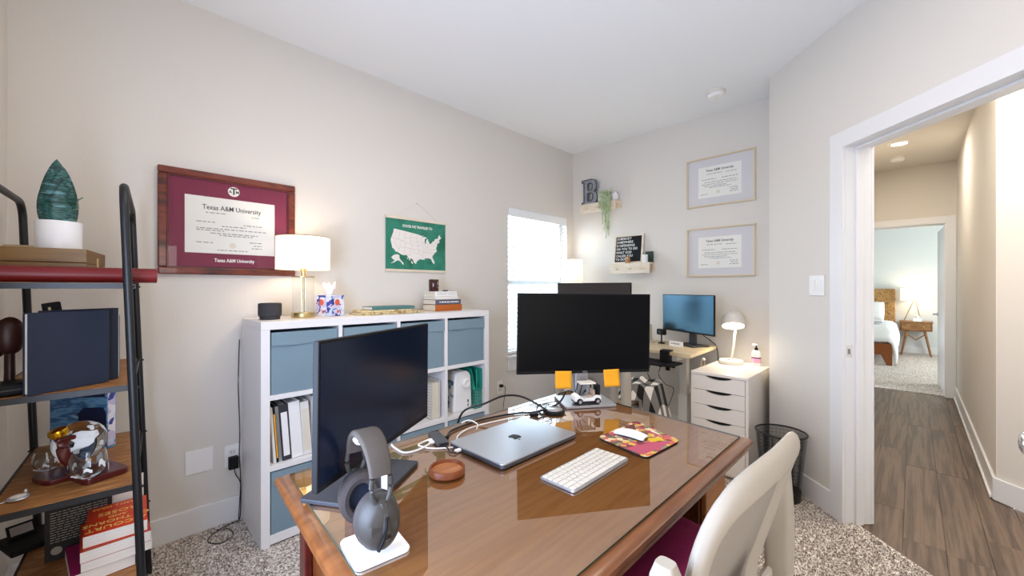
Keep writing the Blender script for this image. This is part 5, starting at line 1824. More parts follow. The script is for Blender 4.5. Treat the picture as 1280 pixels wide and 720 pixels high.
for sy in (-1, 1):
    for x in (-.04, .042):
        wl = MB().lathe([(0.001, -.005), (0.0125, -.005), (0.0138, -.003), (0.0138, .003), (0.0125, .005), (0.001, .005)], 18, mx=Matrix.Translation((x, sy * .0275, .0139)) @ Matrix.Rotation(R(90), 4, 'X')).build('wheel', 'rubber', gc, smooth=True)
        MB().lathe([(0.001, 0), (0.0075, 0), (0.0075, .001), (0.001, .0015)], 14, mx=Matrix.Translation((x, sy * .0325, .0139)) @ Matrix.Rotation(R(90 if sy < 0 else -90), 4, 'X')).build('hub_cap', 'silver', wl)
MB().tube([(-.02, -.012, .045), (-.01, -.012, .058)], .0018, 6).tube([(-.01 + .004 * math.cos(R(30 * i)), -.012 + .009 * math.sin(R(30 * i)), .058 + .004 * math.cos(R(30 * i))) for i in range(12)], .0013, 5, closed=True).build('steering_wheel', 'black_plastic', gc)
for yy in (-.012, .012):
    MB().lathe([(.001, 0), (.009, 0), (.0105, .03), (.01, .045), (.001, .046)], 12, cx=.05, cy=yy, mx=Matrix.Translation((0, 0, .036))).build('golf_bag', 'black_plastic', gc, smooth=True)


# ------------------------------------------------------------------ office chairs
def office_chair(label, loc, rz, cushion=None):
    """sitter faces local +y; origin on the floor under the seat"""
    t = thing('office_chair', label, 'chair', loc, rz)
    MB().lathe([(0.035, 0.07), (0.035, 0.26), (0.022, 0.262), (0.022, 0.43)], 16).build('gas_column', 'alu_dark', t, smooth=True)
    for k in range(5):
        a = R(72 * k + 54)
        e = (0.29 * math.cos(a), 0.29 * math.sin(a))
        lg_ = MB().tube([(0.03 * math.cos(a), 0.03 * math.sin(a), 0.11), (e[0] * .5, e[1] * .5, 0.105), (e[0], e[1], 0.08)], [0.03, 0.026, 0.018], 8).build('base_leg', 'chair_shell', t, smooth=True)
        MB().lathe([(0.001, -.012), (0.026, -.012), (0.029, -.008), (0.029, .008), (0.026, .012), (0.001, .012)], 16, mx=Matrix.Translation((e[0], e[1], 0.0295)) @ Matrix.Rotation(a + .6, 4, 'Z') @ Matrix.Rotation(R(90), 4, 'X')).cbox(e[0], e[1], .062, .012, .012, .03).build('caster', 'dark_grey', lg_)
    MB().prism(rrect(0.2, 0.22, 0.03), 0.425, 0.45).build('mechanism', 'dark_grey', t, bevel=.006)
    MB().prism(rrect(0.5, 0.42, 0.1, 8, cy=.05), 0.45, 0.475).build('seat_shell', 'chair_shell', t, bevel=.01, seg=3)
    MB().prism(rrect(0.48, 0.41, 0.1, 8, cy=.05), 0.4755, 0.515).build('seat_pad', 'tan_fabric', t, bevel=.016, seg=3)
    # curved back frame: rounded ring, wider at the top
    ring = []
    N = 44
    for i in range(N):
        a = 2 * PI * i / N
        ca, sa = math.cos(a), math.sin(a)
        e = 0.5
        x = math.copysign(abs(ca) ** e, ca)
        z = math.copysign(abs(sa) ** e, sa)
        hw = 0.226 + 0.052 * z
        zz_ = 0.662 + 0.248 * z
        X = x * hw
        Y = -0.235 + 0.30 * X * X - 0.29 * max(-.16, zz_ - .715)
        ring.append((X, Y, zz_))
    fr_ = MB()
    fr_.tube(ring, 0.034, 12, up=Vector((0, 1, 0)), closed=True, flat=0.5)
    fr_.build('back_frame', 'chair_shell', t, smooth=True)

    def panel(u, v):
        zz_ = 0.43 + 0.465 * v
        z = (zz_ - .662) / .248
        hw = (0.226 + 0.052 * z) * (1 - abs(z) ** 4) ** .25
        X = (2 * u - 1) * hw * .97
        return (X, -0.232 + 0.30 * X * X - 0.29 * max(-.16, zz_ - .715), zz_)
    MB().grid(panel, 16, 16).build('back_mesh', 'chair_mesh', t, smooth=True, solid=.003)
    # lumbar loop and stem behind the mesh
    lo_ = [(.075 * math.copysign(abs(math.cos(R(15 * i))) ** .7, math.cos(R(15 * i))), -.238 - .03 * math.sin(R(15 * i)), .575 + .075 * math.sin(R(15 * i))) for i in range(24)]
    MB().tube(lo_, .014, 8, up=Vector((0, 1, 0)), closed=True, flat=.6).build('lumbar_loop', 'chair_shell', t, smooth=True)
    MB().tube(smooth_path([(0, -.235, .53), (0, -.25, .49), (0, -.2, .445), (0, -.1, .437)], 5), .026, 10, flat=.5, up=Vector((0, 1, .2))).build('spine', 'chair_shell', t, smooth=True)
    MB().prism(rrect(.11, .016, .007, cy=-.262), .56, .645).build('lumbar_pad', 'alu', t, bevel=.006)
    # armrests flipped up beside the back
    for sg in (-1, 1):
        ar = MB()
        sec = []

        def armpt(u, v):
            # tall tapered paddle: v up, u around
            a = 2 * PI * u
            w = 0.036 * (0.62 + .38 * math.sin(PI * min(1, .25 + v * .75))) * (1 if 0.03 < v < .97 else .72)
            th = 0.024 * (1 if 0.03 < v < .97 else .6)
            ca, sa = math.cos(a), math.sin(a)
            x = th * math.copysign(abs(ca) ** .6, ca)
            y = w * math.copysign(abs(sa) ** .6, sa)
            return (sg * (.328 + .004 * v) + x, -0.213 + y, .47 + .34 * v)
        ar.grid(armpt, 20, 14)
        n_ = len(ar.v)
        ar.f.append(tuple(range(n_ - 21, n_ - 1)))
        ar.f.append(tuple(range(19, -1, -1)))
        ar.build('armrest', 'chair_shell', t, smooth=True)
        MB().tube(smooth_path([(sg * .328, -.198, .51), (sg * .325, -.18, .455), (sg * .26, -.15, .442), (sg * .18, -.1, .438)], 4), 0.016, 8).build('arm_bracket', 'chair_shell', t, smooth=True)
    return t


office_chair('white office chair with flipped-up armrests pushed up to the wooden desk', (1.025, 0.50, 0.0012), R(-3))
cu_ = thing('seat_cushion', 'magenta seat cushion on the white chair at the wooden desk', 'cushion', (1.025, 0.545, 0.517), R(-3))


def cush(sgn):
    def f(u, v):
        a, b = 2 * u - 1, 2 * v - 1
        th = ((1 - a ** 6) * (1 - b ** 6)) ** .5
        return (a * .225, b * .19, .045 + sgn * .045 * th + (.004 * math.sin(9 * a + 4 * b) if sgn > 0 else 0))
    return f


m_ = MB().grid(cush(1), 20, 20)
m_.grid(lambda u, v: cush(-1)(1 - u, v), 20, 20)
m_.build('cover', 'magenta_fabric', cu_, smooth=True)
MB().tube([(.225 * math.cos(R(10 * i)) / max(abs(math.cos(R(10 * i))), abs(math.sin(R(10 * i)))) , .19 * math.sin(R(10 * i)) / max(abs(math.cos(R(10 * i))), abs(math.sin(R(10 * i)))), .045) for i in range(36)], .005, 6, closed=True).build('piping', 'magenta_fabric', cu_, smooth=True)

office_chair('white office chair at the far standing desk behind the centre monitor', (2.62, 1.60, 0.0012), R(-100))


# plaid blanket heaped on the right edge of the far chair's seat, hanging over its side
def blanket(u, v):
    a, b = 2 * u - 1, 2 * v - 1
    r_ = (abs(a) ** 2.6 + abs(b) ** 2.6) ** (1 / 2.6)
    th = math.atan2(b, a)
    rad = r_ * .20 + .012 * r_ * math.sin(5 * th)
    x, y_ = rad * math.cos(th), rad * math.sin(th) * 1.0
    z = .635 - .085 * r_ ** 2 + .018 * math.sin(6 * a + 3 * b) * (1 - min(1, r_)) + .012 * math.sin(8 * b - 3 * a)
    if r_ > .6:
        k = min(1, (r_ - .6) / .4)
        side = -y_ / max(rad, 1e-4)
        if side > -.05:
            z -= (.22 * k) * min(1, (side + .05) * 2.2)
            x *= 1 - .10 * k
            y_ *= 1 - .04 * k
        else:
            z -= .06 * k
    if y_ > -.06:
        z = max(z, .5245)
    return (x, y_, z)


bo = MB().grid(blanket, 40, 40).build('blanket', 'plaid', None, smooth=True, solid=.007, loc=(2.69, 1.365, 0.0))
uvl = bo.data.uv_layers.new(name='UVMap')
for lp_ in bo.data.loops:
    i = lp_.vertex_index
    uvl.data[lp_.index].uv = ((i % 41) / 40 * 4.5, (i // 41) / 40 * 4.5)
tag(bo, 'black and white buffalo plaid blanket heaped on the seat of the far white chair', 'blanket')

# ------------------------------------------------------------------ far wall: standing desk with monitors
SD = 0.805
sdk = thing('standing_desk', 'white legged standing desk with a pale wood top along the far wall', 'desk', (0, 0, 0))
MB().prism(round_poly([(2.95, 1.135), (3.60, 1.165), (3.60, 2.60), (3.07, 2.60), (3.05, 1.62)], .03), SD - .025, SD).build('desktop', 'maple', sdk, bevel=.002)
for yy in (1.29, 2.42):
    lg_ = MB().box(3.19, 3.27, yy - .035, yy + .035, 0.03, 0.45).box(3.20, 3.26, yy - .028, yy + .028, 0.45, SD - .07).build('leg', 'warm_white', sdk, bevel=.004)
    MB().box(2.98, 3.54, yy - .035, yy + .035, 0.0, 0.03).build('foot', 'warm_white', lg_, bevel=.005)
    MB().box(3.02, 3.54, yy - .03, yy + .03, SD - .068, SD - .0255).build('top_bracket', 'warm_white', lg_, bevel=.003)
MB().box(3.205, 3.255, 1.33, 2.385, SD - .065, SD - .03).build('crossbar', 'warm_white', sdk)
# keyboard tray clamped under the front edge
kt = thing('keyboard_tray', 'black clamp-on keyboard tray under the standing desk edge', 'keyboard tray', (2.94, 1.25, 0))
MB().prism(round_poly([(-.10, -.02), (.10, -.03), (.17, .62), (-.13, .62)], .02), .715, .727).build('tray', 'black_plastic', kt, bevel=.003)
MB().box(.045, .085, .05, .12, .728, .778).box(.055, .075, .06, .09, .66, .714).build('clamp_arm', 'black_plastic', kt, bevel=.003)
MB().box(.05, .095, .045, .125, SD + .0005, SD + .012).box(.02, .044, .05, .12, .73, SD + .012).build('clamp_jaw', 'black_plastic', kt, bevel=.003)
MB().box(.0, .02, .10, .115, .69, .714).box(.03, .045, .01, .03, .69, .714).build('clamp_screw', 'black_plastic', kt)
for k_, (x, y_) in enumerate(((2.99, 1.45), (3.03, 1.38))):
    o = MB().tube(smooth_path([(x, y_, .70), (x - .02, y_ + .02, .62), (x + .03, y_ - .01, .54), (x + .07, y_ - .06, .50), (x + .06, y_ - .02, .36)], 5), .003, 6).build('cable', 'dark_grey', None, smooth=True)
    tag(o, ('thin grey cable dangling under the keyboard tray, nearer the corner' if k_ == 0 else 'thin grey cable dangling under the keyboard tray, nearer the desk leg'), 'cable')

monitor('monitor with reflected blue daylight coloured into its screen at the right end of the standing desk', 3.40, 1.342, R(-117.9), 0.60, 0.317, 0.915, SD, (0.24, -0.04, 0.13), 'screen_blue_reflection' if 'screen_blue_reflection' in M else 'screen_tint', logo=False)
monitor('dark monitor half hidden behind the centre monitor on the standing desk', 3.12, 2.08, R(-80.4), 0.722, 0.405, 0.93, SD, (0.24, -0.02, 0.16), 'screen_grey_reflection', logo=False)
o = MB().tube(smooth_path([(3.50, 1.28, .93), (3.55, 1.25, .88), (3.585, 1.21, .84), (3.61, 1.17, .78), (3.612, 1.16, .6), (3.61, 1.17, .3)], 5), .004, 8).build('cable', 'dark_grey', None, smooth=True)
tag(o, 'dark cable dropping from the blue monitor behind the drawer unit', 'cable')
sdz = SD + .0005
# books in a clear holder
hd = thing('book_holder', 'pale curved holder keeping books upright on the standing desk', 'holder', (3.455, 1.74, sdz), R(-90))
MB().prism(rrect(.20, .12, .01), 0, .003).build('base', 'accordion', hd)
MB().grid(lambda u, v: (-.06 - .05 * v * v, -.05 + .1 * u, .004 + .13 * math.sin(v * 1.4)), 3, 8).build('curved_end', 'accordion', hd, solid=.002)
for k_, (w_, h_, cv, lb) in enumerate(((.016, .15, 'page_white', 'pale book standing leftmost in the holder on the standing desk'), (.018, .16, 'pink_book', 'pink book standing second in the holder on the standing desk'), (.014, .155, 'grey_spine', 'grey-blue book standing third in the holder on the standing desk'), (.02, .15, 'paper_cream', 'cream book standing rightmost in the holder on the standing desk'))):
    y_ = 1.775 - k_ * .024
    upright('book', lb, (3.455, y_, sdz + .0035), R(180), .10, h_, w_, cv, 'page_white', None, True)
hdp = thing('headset', 'small black webcam unit below the left corner of the blue monitor', 'webcam', (3.40, 1.555, sdz), R(-110))
MB().lathe([(.001, 0), (.03, 0), (.028, .008), (.006, .012), (.006, .075)], 16).build('stand', 'black_plastic', hdp, smooth=True)
hdp.name = 'webcam'
MB().prism(rrect(.09, .045, .018), .075, .125).build('camera_body', 'black_plastic', hdp, bevel=.008)
MB().lathe([(.001, 0), (.014, 0), (.014, .004), (.001, .006)], 16, mx=Matrix.Translation((0, -.0226, .1)) @ Matrix.Rotation(R(90), 4, 'X')).build('lens', 'dark_grey', hdp, smooth=True)
nb = thing('name_block', 'white desk block with grey lettering in front of the blue monitor', 'sign', (3.30, 1.385, sdz + .0), R(-105))
MB().box(-.06, .06, -.012, .012, 0.0, .042).build('block', 'bright_white', nb, bevel=.002)
lines('lettering', [(-.04, .045, .024)], 'ink_soft', nb, -.0122, h=.012, word=.02, gap=.004)
# table lamp by the window
wl = thing('table_lamp', 'white lamp with a plain drum shade beside the window, behind the monitors', 'lamp', (3.38, 2.50, sdz))
MB().lathe([(.001, 0), (.06, 0), (.062, .012), (.02, .02), (.014, .05), (.04, .12), (.05, .2), (.04, .3), (.014, .38), (.01, .52)], 28).build('base', 'pot_white', wl, smooth=True)
MB().lathe([(.112, .535), (.108, .772)], 36, cap=False).build('lamp_shade', 'shade_lit', wl, smooth=True, solid=.002)
MB().lathe([(.002, .52), (.002, .785), (.007, .79), (.001, .797)], 10).build('finial', 'brass', wl, smooth=True)
point('window_lamp_bulb', (3.38, 2.50, sdz + .66), 2.2, (1.0, .88, .72), .03)

# tan tote hanging under the desk end
tg = thing('tote_bag', 'tan fabric bag hanging between the standing desk leg and drawer unit', 'bag', (3.32, 1.187, 0.35), R(0))


def bag(u, v):
    a = 2 * PI * u
    w = .10 - .02 * v
    return (w * math.cos(a) * (1 + .05 * math.sin(5 * a)), .03 * math.sin(a) * (1.2 - .5 * v) + .005 * math.sin(6 * a + 4 * v), .27 * v)


MB().grid(bag, 28, 10).build('body', 'tan_fabric', tg, smooth=True, solid=.004)
MB().tube(smooth_path([(-.05, .0, .265), (-.02, .0, .36), (.03, .0, .36), (.05, .0, .265)], 5), .006, 6).build('strap', 'tan_fabric', tg, smooth=True)
MB().sphere((.0, -.01, .372), .014).build('hook', 'bright_white', tg, smooth=True)

# ------------------------------------------------------------------ drawer unit
AX0, AX1, AY0, AY1, AH = 2.925, 3.56, 0.758, 1.122, 0.70
al = thing('drawer_unit', 'white drawer unit with curved finger-cut handles by the far wall', 'drawer unit', (AX0, (AY0 + AY1) / 2, 0), R(-90))
hw_, dp_ = (AY1 - AY0) / 2, AX1 - AX0
MB().box(-hw_, hw_, -.002, dp_, AH - .018, AH).box(-hw_, -hw_ + .018, .004, dp_, .02, AH - .0184).box(hw_ - .018, hw_, .004, dp_, .02, AH - .0184).box(-hw_ + .0184, hw_ - .0184, dp_ - .01, dp_, .02, AH - .0184).box(-hw_ + .0184, hw_ - .0184, .01, dp_, .02, .04).build('carcass', 'alex_white', al, bevel=.0012)
MB().box(-hw_ + .02, hw_ - .02, .026, .03, .045, AH - .02).build('void_shade_sheet', 'ink_black', al)  # black sheet put in for the shade seen through the finger cuts
for (x, y_) in ((-hw_ + .03, .04), (hw_ - .03, .04), (-hw_ + .03, dp_ - .04), (hw_ - .03, dp_ - .04)):
    MB().lathe([(.018, 0), (.02, .0198)], 12, cx=x, cy=y_).build('foot', 'dark_grey', al)
zt_ = AH - .021
for k_, hh in enumerate((.098, .098, .098, .145, .19)):
    za, zb = zt_ - hh, zt_
    w2 = hw_ - .0195
    top = [(-w2, zb), (-.085, zb)]
    for i in range(1, 12):
        u = i / 12
        top.append((-.085 + .17 * u, zb - .021 * math.sin(PI * u) ** .6))
    top += [(.085, zb), (w2, zb)]
    poly = [(-w2, za), (w2, za)] + top[::-1]
    dm = MB()
    # strip quads so the curved cut stays clean
    xs = [p[0] for p in top]
    v, f = [], []
    for x, z in top:
        v += [(x, 0, za), (x, 0, z), (x, .018, za), (x, .018, z)]
    for i in range(len(top) - 1):
        a, b = 4 * i, 4 * (i + 1)
        f += [(a, b, b + 1, a + 1), (a + 2, a + 3, b + 3, b + 2), (a + 1, b + 1, b + 3, a + 3), (a, a + 2, b + 2, b)]
    f += [(0, 1, 3, 2), (4 * (len(top) - 1), 4 * (len(top) - 1) + 2, 4 * (len(top) - 1) + 3, 4 * (len(top) - 1) + 1)]
    dm.add(v, f)
    dm.build('drawer', 'alex_white', al)
    zt_ = za - .0035
# desk lamp on it
dlm = thing('desk_lamp', 'white desk lamp with tilted dome head lit on the drawer unit', 'lamp', (3.415, 1.005, AH + .0005), R(-100))
MB().lathe([(.001, 0), (.082, 0), (.086, .008), (.084, .026), (.076, .032), (.001, .033)], 40).build('base', 'warm_white', dlm, smooth=True)
MB().lathe([(.009, .0), (.009, .004)], 16, cy=-.03, mx=Matrix.Translation((0, 0, .033))).build('switch', 'alu_dark', dlm, smooth=True)
MB().tube([(.0, .01, .033), (.012, .02, .14), (.02, .035, .30)], .0085, 10).build('stem', 'warm_white', dlm, smooth=True)
hdm = Matrix.Translation((.0, .03, .335)) @ Matrix.Rotation(R(-14), 4, 'Y') @ Matrix.Rotation(R(-22), 4, 'X')
MB().lathe([(.078, -.05), (.083, -.035), (.083, -.005), (.074, .03), (.052, .055), (.02, .066), (.001, .067)], 36, mx=hdm, cap=False).build('lamp_head', 'warm_white', dlm, smooth=True, solid=.002)
MB().lathe([(.001, -.042), (.074, -.042), (.074, -.041), (.001, -.041)], 32, mx=hdm).build('led_panel', 'lamp_led', dlm)
MB().tube([(.02, .035, .29), (.022, .035, .40), (.012, .035, .425), (-.02, .032, .43), (-.028, .032, .405)], .004, 8).sphere((-.003, .03, .408), .009).build('hanging_ring', 'warm_white', dlm, smooth=True)
sl_ = bpy.data.lights.new('desk_lamp_light', 'SPOT')
sl_.energy, sl_.color, sl_.spot_size, sl_.shadow_soft_size = 5.0, (1.0, .86, .64), R(140), .05
so_ = bpy.data.objects.new('desk_lamp_light', sl_)
C.objects.link(so_)
so_.parent = dlm
so_.matrix_local = hdm @ Matrix.Translation((0, 0, -.06))
# lotion bottle
lbt = thing('lotion_bottle', 'white pump lotion bottle with pink and purple label on the drawer unit', 'bottle', (3.47, .845, AH + .0005), R(-110))
MB().lathe([(.001, 0), (.03, 0), (.034, .006), (.034, .085), (.028, .105), (.013, .115), (.001, .116)], 28, sy=.68).build('body', 'pot_white', lbt, smooth=True)
MB().lathe([(.0345, .02), (.0345, .05)], 28, sy=.685, cap=False).build('pink_label', 'pink_label', lbt, smooth=True)
MB().lathe([(.0348, .052), (.0348, .064)], 28, sy=.69, cap=False).build('purple_label', 'purple_label', lbt, smooth=True)
lines('label_print', [(-.014, .016, .095 - .01 * k_) for k_ in range(3)], 'ink_soft', lbt, -.0245, h=.004, word=.008)
MB().lathe([(.013, .116), (.013, .132), (.006, .134), (.006, .15)], 16).build('collar', 'black_plastic', lbt, smooth=True)
MB().box(-.03, .01, -.006, .006, .15, .161).build('pump_nozzle', 'bright_white', lbt, bevel=.003)

# ------------------------------------------------------------------ waste bin
wbx, wby = rzp(1.66, 2.48)
wbn = thing('waste_bin', 'black wire mesh waste bin standing by the right wall', 'bin', (wbx, wby, .001))
m_ = MB()
NB = 150
rb, rt, hb_ = .098, .134, .40
for i in range(NB):
    a = 2 * PI * i / NB
    da = .0011
    for sg in (1,):
        ca, sa = math.cos(a), math.sin(a)
        tx_, ty_ = -sa, ca
        m_.add([(rb * ca - tx_ * da, rb * sa - ty_ * da, .005), (rb * ca + tx_ * da, rb * sa + ty_ * da, .005), (rt * ca + tx_ * da, rt * sa + ty_ * da, hb_), (rt * ca - tx_ * da, rt * sa - ty_ * da, hb_)], [(0, 1, 2, 3)])
for k_ in range(1, 18):
    z = hb_ * k_ / 18
    r_ = rb + (rt - rb) * z / hb_
    m_.lathe([(r_, z - .0009), (r_, z + .0009)], 36, cap=False)
wm = m_.build('wire_mesh', 'black_metal', wbn)
MB().tube([(rt * math.cos(R(10 * i)), rt * math.sin(R(10 * i)), hb_) for i in range(36)], .0055, 8, closed=True).build('rim', 'black_metal', wbn, smooth=True)
MB().lathe([(.001, 0), (rb + .001, 0), (rb + .0075, .055), (rb + .005, .055), (rb - .002, .006), (.001, .006)], 36, cap=False).build('base_pan', 'black_metal', wbn, smooth=True)

# ------------------------------------------------------------------ light switch on the right wall
swc = Matrix(MC) @ Matrix.Translation((-(2.0), 0, 0))
p_ = MC @ Vector((-2.388, -.0005, 1.303))
sw = wall_plate('light_switch', 'white double rocker light switch plate beside the doorway', 'light switch', tuple(p_), R(-135), .116, .12)
for xo in (-.023, .023):
    rk = MB().add([(-.0165, -.0062, -.033), (.0165, -.0062, -.033), (.0165, -.0062, .033), (-.0165, -.0062, .033), (-.0165, -.008, -.033), (.0165, -.008, -.033), (.0165, -.0115, .033), (-.0165, -.0115, .033)], [(4, 5, 6, 7), (0, 4, 7, 3), (1, 2, 6, 5), (0, 1, 5, 4), (3, 7, 6, 2)])
    rk.build('rocker', 'bright_white', sw, loc=(xo, 0, 0), bevel=.001)

# ------------------------------------------------------------------ far wall: framed diplomas and little shelves
FW_ = BX - .0005


def beaded_diploma(label, zc, seed):
    t = thing('framed_diploma', label, 'diploma', (FW_, 1.155, zc), R(-90))
    w, h, b = .27, .21, .014
    m_ = MB()
    for (a, c, d, e) in ((-w, w, h - b, h), (-w, w, -h, -h + b), (-w, -w + b, -h + b, h - b), (w - b, w, -h + b, h - b)):
        m_.box(a, c, -.016, 0, d, e)
    fo_ = m_.build('frame', 'pale_gold', t)
    bdm = MB()
    nx, nz = 36, 28
    pts = [(-w + .007 + (2 * w - .014) * i / nx, s_ * (h - .007)) for i in range(nx + 1) for s_ in (-1, 1)] + [(s_ * (w - .007), -h + .007 + (2 * h - .014) * i / nz) for i in range(1, nz) for s_ in (-1, 1)]
    bmesh_ = None
    for x, z in pts:
        if bmesh_ is None:
            o_ = MB().sphere((0, 0, 0), .0062, n=8, m=6).build('bead', 'pale_gold', fo_, smooth=True)
            bmesh_ = o_
        else:
            o_ = bmesh_.copy()
            C.objects.link(o_)
        o_.location = (x, -.017, z)
    MB().box(-w + b, w - b, -.006, -.001, -h + b, h - b).build('mat_board', 'mat_grey', t)
    MB().box(-.172, .168, -.0075, -.0061, -.135, .13).build('paper_sheet', 'paper', t)
    text('title', 'Texas A&M University', .029, 'ink', t, (0, -.0078, .095), sx=.82, off=.0004)
    lines('body_print', [(-.1, .02, .065), (.05, .13, .062), (-.14, -.03, .02), (0.02, .14, .02), (-.12, .13, -.005), (-.14, .14, -.022), (-.12, .06, -.038), (-.08, .09, -.052), (-.15, -.09, -.105), (.08, .14, -.075), (.09, .14, -.09), (.08, .145, -.105)], 'ink_soft', t, -.0077, h=.005, seed=seed)
    MB().lathe([(.001, 0), (.014, 0), (.014, .0006), (.001, .0006)], 18, mx=Matrix.Translation((-.01, -.0076, -.095)) @ Matrix.Rotation(R(90), 4, 'X')).build('seal', 'paper_cream', t)
    return t


mat('pale_gold', 'E2D2B4', .4, .15)
mat('mat_grey', 'D6D3D4', .9)
beaded_diploma('upper framed university diploma with a beaded pale gold frame on the far wall', 2.197, 4)
beaded_diploma('lower framed university diploma with a beaded pale gold frame on the far wall', 1.594, 5)


def picture_ledge(label, yc, zc, w, hook=True):
    t = thing('wall_shelf', label, 'shelf', (FW_, yc, zc), R(-90))
    MB().box(-w / 2, w / 2, -.103, -.012, .040, .052).build('shelf_board', 'raw_wood', t, bevel=.001)
    MB().box(-w / 2, w / 2, -.0115, 0, -.02, .052).build('back_board', 'raw_wood', t, bevel=.001)
    MB().box(-w / 2, w / 2, -.115, -.1035, -.048, .052).build('front_board', 'raw_wood', t, bevel=.001)
    for sx in (-.33, 0, .33):
        MB().tube([(sx * w - .02, -.1155, .004), (sx * w - .012, -.128, -.004), (sx * w + .012, -.128, -.004), (sx * w + .02, -.1155, .004)], .004, 6).build('peg', 'raw_wood', t, smooth=True)
    return t


picture_ledge('upper small wooden wall shelf holding the letter and hanging plant', 2.285, 2.112, .42)
picture_ledge('lower small wooden wall shelf holding the letter board', 1.93, 1.475, .42)
US_ = 2.112 + .0525
LS_ = 1.475 + .0525
# metal letter
lb_ = thing('metal_letter', 'grey galvanised metal letter B standing on the upper wall shelf', 'letter', (FW_ - .062, 2.405, US_), R(-90))
LBw, LBh = .19, .265
outer = [(-.095, 0), (.03, 0), (.075, .012), (.094, .045), (.094, .085), (.08, .118), (.058, .134), (.076, .15), (.086, .175), (.086, .215), (.068, .248), (.03, .262), (-.095, .262), (-.095, .236), (-.072, .232), (-.072, .03), (-.095, .026)]
h1 = [(-.022, .04), (-.022, .118), (.018, .118), (.036, .104), (.036, .056), (.018, .04)]
h2 = [(-.022, .15), (-.022, .222), (.014, .222), (.03, .208), (.03, .164), (.014, .15)]


def plate(name, outer, holes, y0, y1, m__, parent):
    polys = [[Vector((a, b, 0)) for a, b in outer]] + [[Vector((a, b, 0)) for a, b in h[::-1]] for h in holes]
    flat = [p for q in polys for p in q]
    tris = tessellate_polygon(polys)
    n = len(flat)
    mm = MB()
    fs = []
    for t_ in tris:
        a, b, c = (flat[i] for i in t_)
        ccw = (b.x - a.x) * (c.y - a.y) - (b.y - a.y) * (c.x - a.x) > 0
        q = tuple(t_) if ccw else tuple(t_)[::-1]
        fs.append(q)
        fs.append(tuple(i + n for i in q[::-1]))
    k0 = 0
    for q in polys:
        L_ = len(q)
        for i in range(L_):
            a, b = k0 + i, k0 + (i + 1) % L_
            fs.append((a, a + n, b + n, b))
        k0 += L_
    mm.add([(p.x, y0, p.y) for p in flat] + [(p.x, y1, p.y) for p in flat], fs)
    return mm.build(name, m__, parent)


plate('letter_face', outer, [h1, h2], -.006, .022, 'galvanised', lb_)


def inset(poly, d):
    q = poly if sum(poly[i][0] * poly[(i + 1) % len(poly)][1] - poly[(i + 1) % len(poly)][0] * poly[i][1] for i in range(len(poly))) > 0 else poly[::-1]
    return offset(q, d)


plate('letter_rim', inset(outer, .002), [inset(outer, -.004)], -.016, -.0062, 'alu_dark', lb_)
for hq in (h1, h2):
    plate('letter_rim', inset(hq, .004), [inset(hq, -.001)], -.016, -.0062, 'alu_dark', lb_)
# hanging plant in a square white pot
hpn = thing('hanging_plant', 'string of pearls plant trailing from a white pot on the upper wall shelf', 'plant', (FW_ - .058, 2.245, US_), R(-90))
MB().prism(rrect(.085, .085, .008), 0, .088).build('pot', 'pot_white', hpn, bevel=.004)
MB().sphere((.05, -.02, .085), .04, .035, .022, 14, 8).build('crown', 'vine_dark', hpn, smooth=True)
rn = random.Random(5)
for k_ in range(26):
    x0_ = rn.uniform(.0, .125)
    L_ = rn.uniform(.16, .44) * (1 if .03 < x0_ < .11 else .5)
    ph = rn.uniform(0, 6)
    pts = [(.03 + (x0_ - .03) * .3, -.03, .1), (x0_ * .9, -.066 - rn.uniform(0, .02), .095), (x0_, -.075 - rn.uniform(0, .02), .05)]
    ny = pts[-1][1]
    n_ = int(L_ / .03)
    for j in range(1, n_ + 1):
        pts.append((x0_ + .006 * math.sin(ph + j * .7) + .004 * j / n_, ny + .004 * math.cos(ph + j), .05 - L_ * j / n_))
    pth = smooth_path(pts, 3)
    m_ = MB().tube(pth, .0011, 4)
    for p in pth[3:]:
        for q in range(2):
            m_.sphere((p.x + rn.uniform(-.0055, .0055), p.y + rn.uniform(-.005, .005), p.z), .0036, .0036, .0048, 5, 4)
    m_.build('vine', 'vine', hpn, smooth=True)
wmg = thing('white_vase', 'small round white vase behind the trailing plant on the upper shelf', 'vase', (FW_ - .05, 2.12, US_))
MB().lathe([(.001, 0), (.02, 0), (.036, .02), (.04, .045), (.03, .07), (.018, .08), (.02, .088), (.016, .088), (.014, .08), (.001, .076)], 24, cap=False).build('body', 'pot_white', wmg, smooth=True)
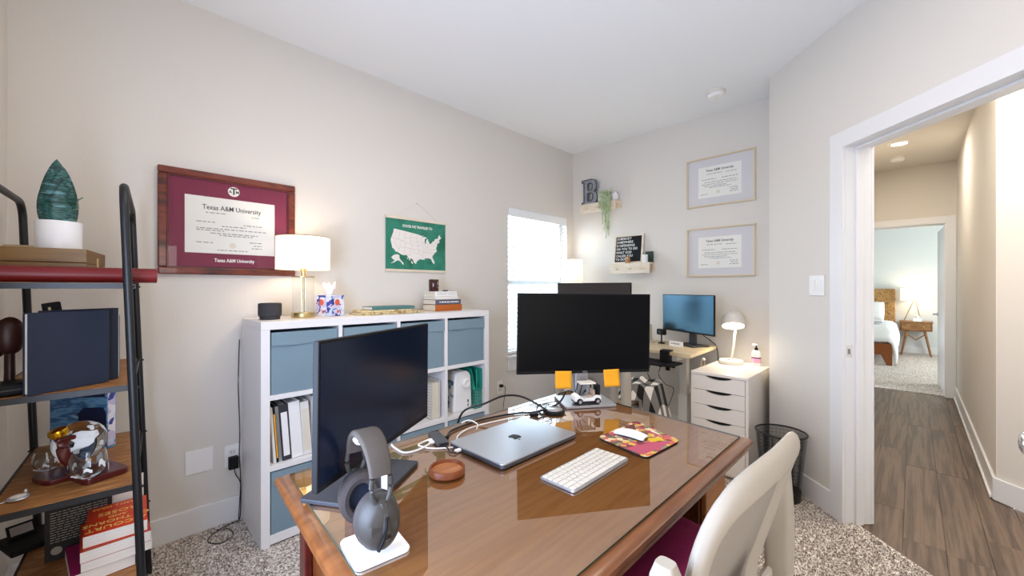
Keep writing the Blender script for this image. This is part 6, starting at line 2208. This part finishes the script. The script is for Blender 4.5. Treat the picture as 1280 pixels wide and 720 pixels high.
# letter board
lbd = thing('letter_board', 'black felt letter board with white quotation in a pale wooden frame', 'letter board', (FW_ - .05, 1.978, LS_ + .0), 0, rot=(R(-7), 0, R(-90)))
w, h = .155, .285
m_ = MB()
for (a, c, d, e) in ((-w, w, h - .016, h), (-w, w, 0, .016), (-w, -w + .016, .016, h - .016), (w - .016, w, .016, h - .016)):
    m_.box(a, c, -.012, .008, d, e)
m_.build('frame', 'raw_wood', lbd, bevel=.001)
MB().box(-w + .016, w - .016, -.003, .006, .016, h - .016).build('felt', 'felt_black', lbd)
grv = MB()
for k_ in range(24):
    grv.box(-w + .016, w - .016, -.0045, -.0031, .02 + k_ * .0104, .026 + k_ * .0104)
grv.build('felt_groove', 'felt_black', lbd)
for k_, ln in enumerate(('SOMEBODY', 'SOMEWHERE', 'IS DEPENDING', 'ON YOU TO DO', 'WHAT GOD', 'CALLED YOU', 'TO DO.')):
    text('lettering', ln, .033, 'lettering_white', lbd, (-.131, -.0052, .248 - .0345 * k_), align='LEFT', off=.0004, sx=.86, space=1.08)
ow = thing('owl_figurine', 'small brown wooden owl figurine in front of the letter board', 'figurine', (FW_ - .092, 1.955, LS_ + .0), R(-95))
MB().lathe([(.001, 0), (.022, 0), (.027, .015), (.026, .035), (.022, .05), (.012, .062), (.001, .064)], 18).build('body', 'owl_brown', ow, smooth=True)
for sx in (-1, 1):
    MB().lathe([(.001, 0), (.009, 0), (.009, .003), (.001, .003)], 12, mx=Matrix.Translation((sx * .0095, -.0205, .045)) @ Matrix.Rotation(R(90), 4, 'X')).build('eye', 'paper_cream', ow)
    MB().lathe([(.001, 0), (.0045, 0), (.001, .002)], 10, mx=Matrix.Translation((sx * .0095, -.0237, .045)) @ Matrix.Rotation(R(90), 4, 'X')).build('pupil', 'ink_black', ow)
    MB().lathe([(.008, .055), (.001, .073)], 8, cx=sx * .013).build('ear_tuft', 'owl_brown', ow)
cnd = thing('white_candle', 'small white pillar candle right of the letter board', 'candle', (FW_ - .07, 1.787, LS_))
MB().lathe([(.001, 0), (.024, 0), (.026, .003), (.026, .072), (.023, .075), (.001, .073)], 24).build('wax', 'pot_white', cnd, smooth=True)
MB().tube([(0, 0, .073), (.001, 0, .084)], .0012, 5).build('wick', 'ink_black', cnd)
gbk = upright('book', 'small dark green book standing behind the white candle', (FW_ - .035, 1.762, LS_), R(-90), .07, .105, .02, 'dark_green')
